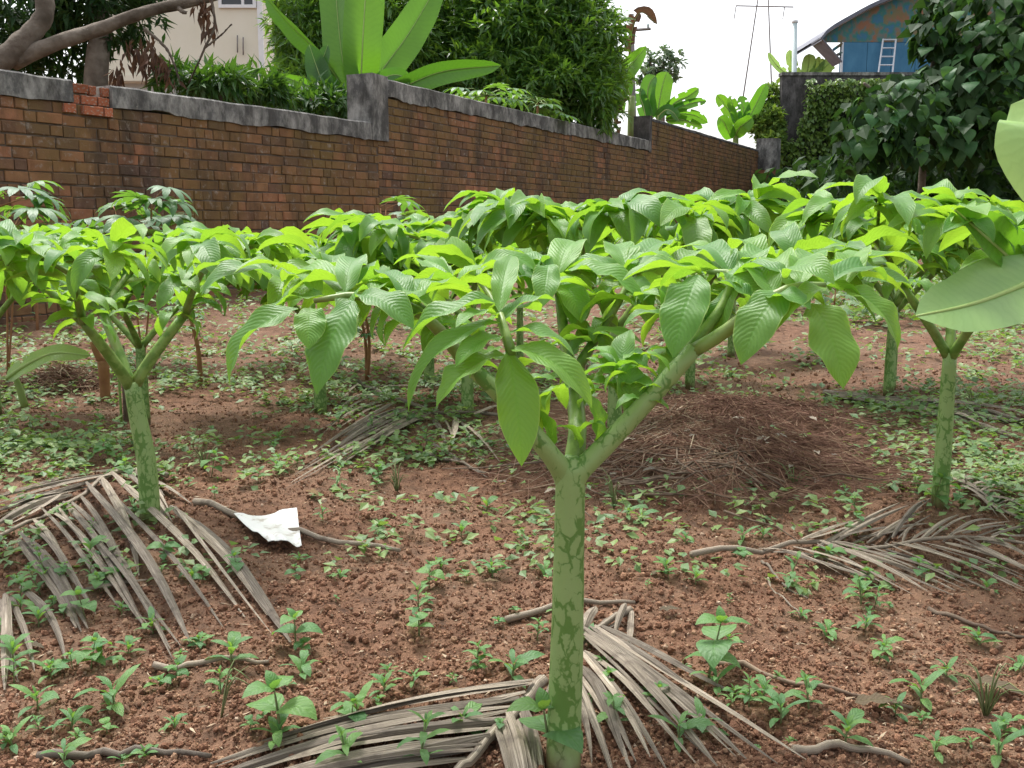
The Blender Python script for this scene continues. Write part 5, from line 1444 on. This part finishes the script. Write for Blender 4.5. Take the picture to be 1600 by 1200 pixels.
tree('large dense mango tree filling the background behind the middle of the wall', b, [b, at(800, 200, 21), at(790, 60, 21)], [[at(795, 120, 21), at(850, 60, 20.5), at(900, 30, 20)], [at(795, 100, 21), at(730, 60, 20.5), at(690, 10, 20)]],
     [(720, 40, 21, 90, 90, 1.4), (800, 70, 20.5, 110, 90, 1.5), (880, 60, 20.5, 90, 80, 1.4), (915, 120, 20.5, 60, 60, 1.2), (850, 140, 20, 110, 60, 1.3), (760, 130, 20, 90, 60, 1.2), (690, 100, 20.5, 60, 70, 1.1), (820, -20, 21, 120, 60, 1.5), (925, 165, 20, 40, 45, 1.), (860, 15, 20.8, 70, 50, 1.2)],
     5200, 8, .22, 'mango', 1, tr=.22, name='mango_tree')
b = gp(470, 19)
tree('dark mango tree standing between the cream house and the big banana', b, [b, at(470, 150, 19), at(480, 40, 19)], [],
     [(480, 50, 19, 48, 90, 1.2), (530, 30, 19.5, 80, 80, 1.2), (620, 60, 19.5, 60, 80, 1.2), (488, 135, 18.5, 50, 36, 1.), (530, 120, 19.5, 90, 70, 1.), (600, -10, 20, 80, 50, 1.2)],
     2600, 8, .22, 'mango', 2, tr=.18, name='mango_tree')
# old leaning tree at the top left
b = gp(140, 12.5)
b2 = at(-20, 125, 10.6)
old = tree('old dark tree with thick bare limbs leaning over the left end of the wall', b, [b, at(150, 120, 12.5), at(160, 40, 12.6), at(135, -60, 12.7)], [],
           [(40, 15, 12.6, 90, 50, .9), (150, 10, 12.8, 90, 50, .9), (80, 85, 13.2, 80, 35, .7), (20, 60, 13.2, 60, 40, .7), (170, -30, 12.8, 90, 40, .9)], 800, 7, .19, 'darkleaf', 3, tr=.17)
o = np.array(b)
def limb(pts, r0, r1, bumps=7):
    C = spline([at(*p) for p in pts], 26) - o
    rad = np.linspace(r0, r1, 26) * (1 + .12 * np.sin(np.arange(26) * 1.9) * np.random.RandomState(bumps).rand(26))
    V, F, U = tube(C, rad, 12)
    V = V + (np.random.RandomState(bumps).rand(*V.shape) - .5) * .012
    obj('limb', mk('limb', V, F, uv=U), M['wood'], old)
limb([(-60, 135, 10.9), (0, 96, 10.9), (40, 60, 11.0), (70, 20, 11.1), (60, -40, 11.2)], .13, .085, 1)
limb([(20, 98, 11.0), (80, 70, 11.0), (150, 47, 11.1), (230, 18, 11.2), (330, -6, 11.4), (400, -30, 11.6)], .085, .05, 2)
limb([(275, 8, 11.3), (285, 18, 11.2), (292, 20, 11.2)], .03, .012, 3)
limb([(225, 45, 11.3), (255, 70, 11.3), (270, 95, 11.3), (280, 125, 11.3)], .018, .007, 4)
limb([(330, -5, 11.3), (335, 40, 11.3), (320, 75, 11.3), (295, 130, 11.4)], .014, .008, 5)
limb([(320, 75, 11.3), (345, 55, 11.3), (362, 38, 11.3)], .009, .004, 6)
# brown withered leaves hanging from it
qd = np.random.RandomState(8)
n = 150
anchor = np.array([tuple(at(*p)) for p in ((205, 75, 11.3), (225, 85, 11.3), (245, 95, 11.3), (260, 105, 11.3), (215, 100, 11.4), (325, 30, 11.3), (318, 10, 11.3), (185, 110, 11.4), (235, 70, 11.4))])
pp = anchor[qd.randint(0, len(anchor), n)] + qd.randn(n, 3) * np.array([.05, .06, .06])
V, F, _, rn = leafmass(pp, qd.rand(n) * 6.3, -1.2 + qd.randn(n) * .3, qd.randn(n), .13 + .08 * qd.rand(n), lfn, 9)
hl = obj('withered_leaves', mk('withered_leaves', V - o, F, rnd=rn, smooth=False), None, old)
hl.data.materials.append(leaf_mat('withered_leaf', (.10, .055, .04), (.12, .07, .05), (.12, .06, .03), .15, attr=True, rough=.8, spec=.2)); hl['kind'] = 'stuff'
# mango saplings along the wall top
for k, (px, py, Y, rx, ry, l, n) in enumerate(((345, 128, 12.2, 42, 14, 'leafy mango sapling just over the wall top below the cream house', 70), (405, 142, 13.0, 48, 18, 'mango sapling behind the wall top right of the house corner', 80), (285, 118, 12.4, 30, 12, 'thin mango sapling with narrow leaves left of the house corner', 40), (490, 160, 14, 55, 20, 'dark low mango bush behind the wall left of the big banana', 90))):
    b = gp(px, Y)
    tree(l, b, [b, at(px, py + 30, Y), at(px - 5, py - 8, Y)], [], [(px, py, Y, rx, ry, .4), (px - rx * .4, py + ry * .5, Y, rx * .7, ry * .6, .35), (px + rx * .5, py + ry * .4, Y, rx * .6, ry * .6, .35)], n, 9, .2, 'sapling', 30 + k, tr=.03, name='mango_sapling', group='mango saplings behind the wall')
# broad palmate plant over the wall
for k, (px, py, Y, l) in enumerate(((760, 170, 16.6, 'pale papaya like plant showing lobed leaves over the wall, left one'), (840, 180, 18.0, 'pale papaya like plant showing lobed leaves over the wall, right one'))):
    b = gp(px, Y); top = at(px, py - 20, Y)
    r = thing('lobed_plant', l, 'plant', b, 'lobed leaved plants behind the wall')
    V, F, U = tube(spline([(0, 0, 0), (top - b) * .5, top - b], 6), np.linspace(.04, .02, 6), 7)
    obj('stem', mk('stem', V, F, uv=U), M['brownstem'], r)
    q = random.Random(k)
    for j in range(14):
        a = j * 2.4
        d = Vector((math.sin(a), math.cos(a), 0)) * q.uniform(.2, .55) + Vector((0, 0, q.uniform(-.25, .12)))
        V, F, U = tube([top - b, top - b + d * .5 + Vector((0, 0, .06)), top - b + d], [.01, .008, .006], 5)
        obj('petiole', mk('petiole', V, F, uv=U), M['branch'], r)
        obj('leaf', LB[j % 3], M['cassava'], r, mw=M4(a, q.uniform(-.3, .2), 0, top - b + d, (.36, .36, .36)))
# distant airy tree
b = gp(1035, 62)
tree('distant airy tree standing against the white sky right of the pole', b, [b, at(1035, 150, 62), at(1036, 95, 62)], [[at(1035, 130, 62), at(1020, 105, 62), at(1012, 92, 62)], [at(1036, 120, 62), at(1052, 100, 62), at(1060, 96, 62)]],
     [(1030, 85, 62, 18, 12, .8), (1048, 100, 62, 16, 10, .8), (1020, 108, 62, 14, 10, .7), (1052, 84, 62, 11, 8, .6), (1012, 124, 62, 14, 10, .6), (1040, 118, 62, 18, 8, .7)], 130, 6, .34, 'fartree', 5, tmpl=lt, tr=.2)
# small foliage bush at the far end of the wall
b = gp(1200, 34.0)
tree('light creeper covered bush between the far wall end and the grey wall', b, [b, at(1200, 200, 34.2), at(1203, 150, 34.2)], [], [(1203, 165, 34, 16, 30, .4), (1195, 195, 33.6, 20, 20, .4), (1208, 195, 33.4, 14, 25, .4), (1206, 225, 33.2, 16, 22, .4)], 420, 7, .2, 'ivy', 6, tmpl=lt, tr=.04, name='bush')
# utility pole
b = gp(993, 25); t_ = at(986, 22, 25)
pole = thing('utility_pole', 'grey wooden utility pole with one crossarm behind the wall', 'pole', b)
V, F, U = tube([(0, 0, 0), (t_ - b) * .5, t_ - b], [.10, .085, .07], 9); obj('post', mk('post', V, F, uv=U), M['pole'], pole)
cA, cB = at(962, 49, 25.0) - b, at(1017, 45, 24.9) - b
V, F, U = tube([cA, (cA + cB) / 2, cB], [.035, .035, .035], 4); obj('crossarm', mk('crossarm', V, F, uv=U, smooth=False), M['pole'], pole)
for f in (.06, .32, .92):
    p = cA.lerp(cB, f) + Vector((0, 0, .03))
    V, F, U = tube([p, p + Vector((0, 0, .06)), p + Vector((0, 0, .1))], [.02, .035, .02], 7); obj('insulator', mk('insulator', V, F, uv=U), M['pipe'], pole)
# far lattice-like mast: two slender legs and a crossbar
b = gp(1180, 75)
mast = thing('power_mast', 'faint far power mast of two slender leaning legs and a crossbar', 'mast', b)
for (x0, y0, x1, y1) in ((1154, 200, 1190, -40), (1208, 200, 1199, -40)):
    A_, B_ = at(x0, y0, 75) - b, at(x1, y1, 75) - b
    A_ = A_ + (A_ - B_) * .3
    V, F, U = tube([A_, (A_ + B_) / 2, B_], [.06, .055, .05], 6); obj('leg', mk('leg', V, F, uv=U), M['pole'], mast)
A_, B_ = at(1150, 9, 75) - b, at(1240, 11, 75) - b
V, F, U = tube([A_, (A_ + B_) / 2, B_], [.05, .05, .05], 6); obj('crossbar', mk('crossbar', V, F, uv=U), M['pole'], mast)
for x0 in (1150, 1226):
    A_, B_ = at(x0, 10, 75) - b, at(x0 - 3, 30, 75) - b
    V, F, U = tube([A_, B_], [.04, .03], 6); obj('insulator', mk('insulator', V, F, uv=U), M['pole'], mast)
# pale vertical pipe behind the grey wall
b = gp(1240, 36.5); t_ = at(1242, 36, 36.5)
pv = thing('vent_pipe', 'pale upright pipe rising behind the grey wall left of the hut', 'pipe', b)
V, F, U = tube([(0, 0, 0), (t_ - b) * .5, t_ - b], [.09, .09, .09], 10); obj('shaft', mk('shaft', V, F, uv=U), M['pipe'], pv)
V, F, U = tube([t_ - b, t_ - b + Vector((0, 0, .1))], [.11, .11], 10); obj('cap', mk('cap', V, F, uv=U), M['white'], pv)

# grey back wall
g0 = at(1215, 300, 33.5)
bw = thing('grey_wall', 'tall dark grey plastered wall at the back right, overgrown with creeper', 'wall', (g0.x, g0.y, 1.0))
ztop = at(1215, 118, 33.5).z
V, F, U = box(0, 16, 0, .3, -1, ztop - 1.0)
obj('body', mk('body', V, F, smooth=False), M['darkconcrete'], bw)
V, F, U = box(-.04, 16.04, -.05, .35, ztop - 1.0, ztop - .9)
obj('coping', mk('coping', V, F, smooth=False), M['concrete'], bw)
# creeper on it
n = 5200; q = np.random.RandomState(71)
px = 1245 + 150 * q.rand(n) ** 1.0; py = 122 + 200 * q.rand(n)
lim = 1262 - np.clip(py - 150, 0, 150) * .25 + 10 * (vnoise(py * .09, py * 0, 3) - .5)
keepm = (px > lim) & (vnoise(px * .05, py * .05, 9) > .25)
low = (py > 215)
px = np.where(low, 1196 + (px - 1245) * 1.3, px)
keepm = keepm | low
px, py = px[keepm], py[keepm]; n = len(px)
P = np.array([tuple(at(a, b_, 33.38 - .3 * c_)) for a, b_, c_ in zip(px, py, q.rand(n))])
V, F, _, rn = leafmass(P, PI + q.randn(n) * .8, -.7 + q.randn(n) * .35, q.randn(n) * .4, .13 + .1 * q.rand(n), lt, 72)
cr = tag(obj('creeper', mk('creeper', V, F, rnd=rn, smooth=False), M['ivy']), 'small leaved creeper hanging over the left part of the grey wall', 'creeper')
# blue hut
Yh = 36.0
h0 = gp(1320, Yh)
hut = thing('blue_hut', 'blue walled hut with arched roof and mottled painted gable behind the grey wall', 'hut', h0)
def HX(px, py, Y=Yh): return at(px, py, Y) - h0
wl, wr = HX(1318, 66), HX(1660, 66)
zb_ = HX(1318, 150).z; zt_ = HX(1318, 66).z
# boards of the blue wall
nb_ = 9
for k in range(nb_):
    x0 = wl.x + (wr.x - wl.x) * k / nb_; x1 = wl.x + (wr.x - wl.x) * (k + 1) / nb_
    V, F, U = box(x0 + .008, x1 - .008, 0 + .004 * (k % 3), .06, zb_ - 1.5, zt_)
    obj('panel', mk('panel', V, F, smooth=False), M['bluewall'], hut)
V, F, U = box(wl.x - .05, wr.x, .065, .2, zb_ - 3.5, zt_ + .02); obj('wall', mk('wall', V, F, smooth=False), M['bluewall'], hut)
V, F, U = box(wl.x - .06, wl.x + .005, -.03, .06, zb_ - 1.5, zt_); obj('corner_post', mk('corner_post', V, F, smooth=False), M['alu'], hut)
# gable under an arc
arc = [HX(*p) for p in ((1286, 57), (1300, 46), (1330, 29), (1356, 15), (1387, 2), (1420, -10), (1460, -20), (1500, -25), (1540, -25), (1580, -18), (1630, -2), (1690, 30))]
C = spline(arc, 24)
nv_ = len(C)
V = np.vstack([np.stack([C[:, 0], 0 * C[:, 0] - .01, C[:, 2] - .03], 1), np.stack([C[:, 0], 0 * C[:, 0] - .01, np.full(nv_, zt_ + .005)], 1), np.stack([C[:, 0], 0 * C[:, 0] + .1, C[:, 2] - .03], 1), np.stack([C[:, 0], 0 * C[:, 0] + .1, np.full(nv_, zt_ + .005)], 1)])
Fq = []
for k in range(nv_ - 1):
    Fq.append((k + nv_, k + 1 + nv_, k + 1, k)); Fq.append((k + 2 * nv_, k + 1 + 2 * nv_, k + 1 + 3 * nv_, k + 3 * nv_))
    Fq.append((k + nv_, k + 3 * nv_, k + 1 + 3 * nv_, k + 1 + nv_))
obj('gable', mk('gable', V, np.array(Fq), smooth=False), M['camo'], hut)
# roof sheet: arc carried from the eave overhang in front to behind, with ribs
front = C.copy(); ro = []
e0 = HX(1279, 66)
front = np.vstack([[e0.x, 0, e0.z], C])
m = len(front)
V = []
for yy in (-.35, 4.0):
    for lift in (0, .13):
        V += [(p[0], yy, p[2] + lift - .0) for p in front]
V = np.array(V)
Fq = []
for k in range(m - 1):
    Fq += [(k, k + 1, k + 1 + 2 * m, k + 2 * m), (k + m, k + 3 * m, k + 1 + 3 * m, k + 1 + m), (k, k + m, k + 1 + m, k + 1)]
obj('roof', mk('roof', V, np.array(Fq), smooth=False), M['roofsheet'], hut)
# side awning under the eave at left
e1, e2 = HX(1279, 62), HX(1318, 98)
V = np.array([(e1.x, -.3, e1.z), (e2.x - .08, -.1, e2.z), (e2.x - .08, .9, e2.z), (e1.x, .9, e1.z)]); V = np.vstack([V, V + np.array([0, 0, .05])])
obj('eave_board', mk('eave_board', V, np.array([[0, 3, 2, 1], [4, 5, 6, 7], [0, 1, 5, 4], [1, 2, 6, 5], [2, 3, 7, 6], [3, 0, 4, 7]]), smooth=False), M['roofsheet'], hut)
for (xa, ya, xb, yb) in ((1302, 78, 1316, 68), (1308, 86, 1316, 82)):
    A_, B_ = HX(xa, ya), HX(xb, yb)
    V, F, U = tube([A_, B_], [.05, .05], 4); obj('brace', mk('brace', V, F, uv=U, smooth=False), M['camo'], hut)
# ladder leaning on the hut
lb = HX(1372, 140) + h0 + Vector((0, -.75, 0))
lad = thing('ladder', 'white ladder leaning on the blue hut wall', 'ladder', lb)
for (xa, xb) in ((1366, 1380), (1390, 1400)):
    A_, B_ = at(xa, 160, Yh - .85) - lb, at(xb, 61, Yh - .16) - lb
    V, F, U = tube([A_, B_], [.03, .03], 4); obj('rail', mk('rail', V, F, uv=U, smooth=False), M['alu'], lad)
for k in range(8):
    f = k / 7.3
    A_ = (at(1366, 160, Yh - .85) - lb).lerp(at(1380, 61, Yh - .16) - lb, 1 - f * .98 - .01); B_ = (at(1390, 160, Yh - .85) - lb).lerp(at(1400, 61, Yh - .16) - lb, 1 - f * .98 - .01)
    V, F, U = tube([A_, B_], [.024, .024], 4); obj('rung', mk('rung', V, F, uv=U, smooth=False), M['alu'], lad)

# heart-leaved tree at the back right
HLV = []
for k in range(4):
    v, f, u = leaf_geo(1, .86, R(10), R(-40 - 15 * k), fold=.22, wave=.06, seed=500 + k, nu=8, nv=2, prof='heart', droop=.25)
    HLV.append(mk('leaf', v, f, uv=u))
hb = gp(1440, 23.5)
ht = thing('heart_leaved_tree', 'dark spreading tree with large heart shaped leaves overhanging the back right', 'tree', hb)
o = np.array(hb)
for nm, pts, r0, r1 in (('trunk', [hb, at(1442, 260, 23.5), at(1450, 150, 23.5), at(1470, 40, 23.7)], .10, .06), ('limb', [at(1445, 220, 23.5), at(1400, 170, 23), at(1350, 130, 22.5)], .07, .03), ('limb', [at(1450, 150, 23.5), at(1520, 80, 23.2), at(1580, 40, 23)], .07, .03),
                        ('limb', [at(1448, 180, 23.5), at(1500, 190, 22.8), at(1560, 210, 22.4)], .05, .02), ('trunk', [gp(1355, 24), at(1357, 250, 24), at(1365, 160, 23.6)], .07, .03)):
    V, F, U = tube(spline(pts, 9) - o, np.linspace(r0, r1, 9), 8); obj(nm, mk(nm, V, F, uv=U), M['wood'], ht)
hblobs = [(1530, 30, 23, 80, 66, 1.3), (1560, 110, 22.6, 80, 80, 1.3), (1480, 140, 22.6, 52, 46, 1.1), (1410, 160, 22.2, 52, 46, 1.0), (1355, 200, 22.0, 44, 50, .9), (1430, 210, 21.8, 60, 45, .9), (1500, 205, 22.0, 60, 45, .9), (1455, 40, 23, 26, 50, .7), (1590, 200, 22.2, 50, 45, .9), (1590, 20, 23, 70, 80, 1.2), (1330, 255, 22.4, 30, 30, .5)]
P, D, q = blob_points(blobpx(hblobs), 1900, 81, .8)
fr_ = np.where((D[:, 1] < .1) & (D[:, 2] > -.75))[0]
near = fr_[:296]
for i in near:
    l = .30 + .14 * q.rand()
    obj('leaf', HLV[i % 4], M['heart'], ht, mw=M4(math.atan2(D[i, 0], D[i, 1]) + q.randn() * .5, -.75 + q.randn() * .25, q.randn() * .25, P[i] - o, (l, l, l)))
rest = np.setdiff1d(np.arange(len(P)), near)
hv = np.array([[0, 0, 0], [-.43, .3, .05], [.43, .3, .05], [0, .4, -.03], [0, 1, -.12]])
V, F, _, rn = leafmass(P[rest], np.arctan2(D[rest, 0], D[rest, 1]) + q.randn(len(rest)) * .6, -.8 + q.randn(len(rest)) * .3, q.randn(len(rest)) * .3, .26 + .16 * q.rand(len(rest)), hv, 82)
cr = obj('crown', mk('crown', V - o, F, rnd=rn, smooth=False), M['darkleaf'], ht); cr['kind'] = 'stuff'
# dark leaf mass added for the shade before the grey wall beneath the tree
n = 12000; q = np.random.RandomState(90)
X = 7.2 + 16 * q.rand(n); Y = 24.6 + 7.5 * q.rand(n); Z = .8 + 4.6 * q.rand(n) ** .9
hx = np.interp(X / Y, [.24, .30, .335, .37, .45, .8], [2.6, 2.5, 2.6, 4.2, 5.2, 5.4]) + .5 * (vnoise(X * .9, Y * .9, 14) - .5)
kk = Z < hx
X, Y, Z = X[kk], Y[kk], Z[kk]; n = len(X)
V, F, _, rn = leafmass(np.stack([X + .0 * Y, Y, Z], 1), q.rand(n) * 6.3, -.7 + q.randn(n) * .4, q.randn(n) * .4, .3 + .2 * q.rand(n), lt, 91)
tag(obj('shade_leaves', mk('shade_leaves', V, F, rnd=rn, smooth=False), M['darkleaf']), 'dark leaf mass standing in for the shade below the heart leaved tree', kind='stuff')

# ------------------------------------------------------------------ cream house
Yh = 30.0
c0 = gp(413, Yh)
house = thing('cream_house', 'cream painted house with a white framed window behind the left wall', 'house', c0)
def CX(px, py, Y=Yh): return at(px, py, Y) - c0
xr = CX(413, 100).x; xl = CX(150, 100).x
z1 = CX(413, 118).z; z2 = CX(413, -260).z
V, F, U = box(xl, xr, 0, 7, z1, z2); obj('upper_wall', mk('upper_wall', V, F, smooth=False), M['cream'], house)
V, F, U = box(xl, xr - .35, .45, 6.8, -.5, z1 - .004); obj('lower_wall', mk('lower_wall', V, F, smooth=False), M['palewall'], house)
V, F, U = box(xl, xr + .06, -.10, 7.1, z1 - .16, z1 - .002); obj('ledge', mk('ledge', V, F, smooth=False), M['cream'], house)
V, F, U = box(xr - .14, xr + .004, -.05, -.002, z1, z2 - .1); obj('corner_trim', mk('corner_trim', V, F, smooth=False), M['white'], house)
wa, wb = CX(338, -90), CX(401, 13)
wn = None
V, F, U = joinparts([box(wa.x, wb.x, -.08, -.004, wb.z, wb.z + .09), box(wa.x, wb.x, -.08, -.004, wa.z - .09, wa.z), box(wa.x, wa.x + .09, -.08, -.004, wb.z + .09, wa.z - .09), box(wb.x - .09, wb.x, -.08, -.004, wb.z + .09, wa.z - .09), box((wa.x + wb.x) / 2 + .12, (wa.x + wb.x) / 2 + .2, -.075, -.004, wb.z + .09, wa.z - .09)])
wn = obj('window', mk('window', V, F, smooth=False), M['white'], house)
mx_ = (wa.x + wb.x) / 2
for (x0, x1) in ((wa.x + .09, mx_ + .12), (mx_ + .2, wb.x - .09)):
    V, F, U = box(x0, x1, -.03, -.006, wb.z + .09, wa.z - .09)
    obj('pane', mk('pane', V, F, smooth=False), M['glass'], wn)
for (px, y0, y1) in ((371, 55, 82), (380, 58, 86)):
    A_, B_ = CX(px, y1, Yh - .1), CX(px, y0, Yh - .1)
    V, F, U = tube([A_, B_], [.02, .02], 5); obj('pipe', mk('pipe', V, F, uv=U), M['pole'], house)

# ------------------------------------------------------------------ bookkeeping
for ob in list(bpy.data.objects):
    if ob.type == 'EMPTY': ob.empty_display_size = .1
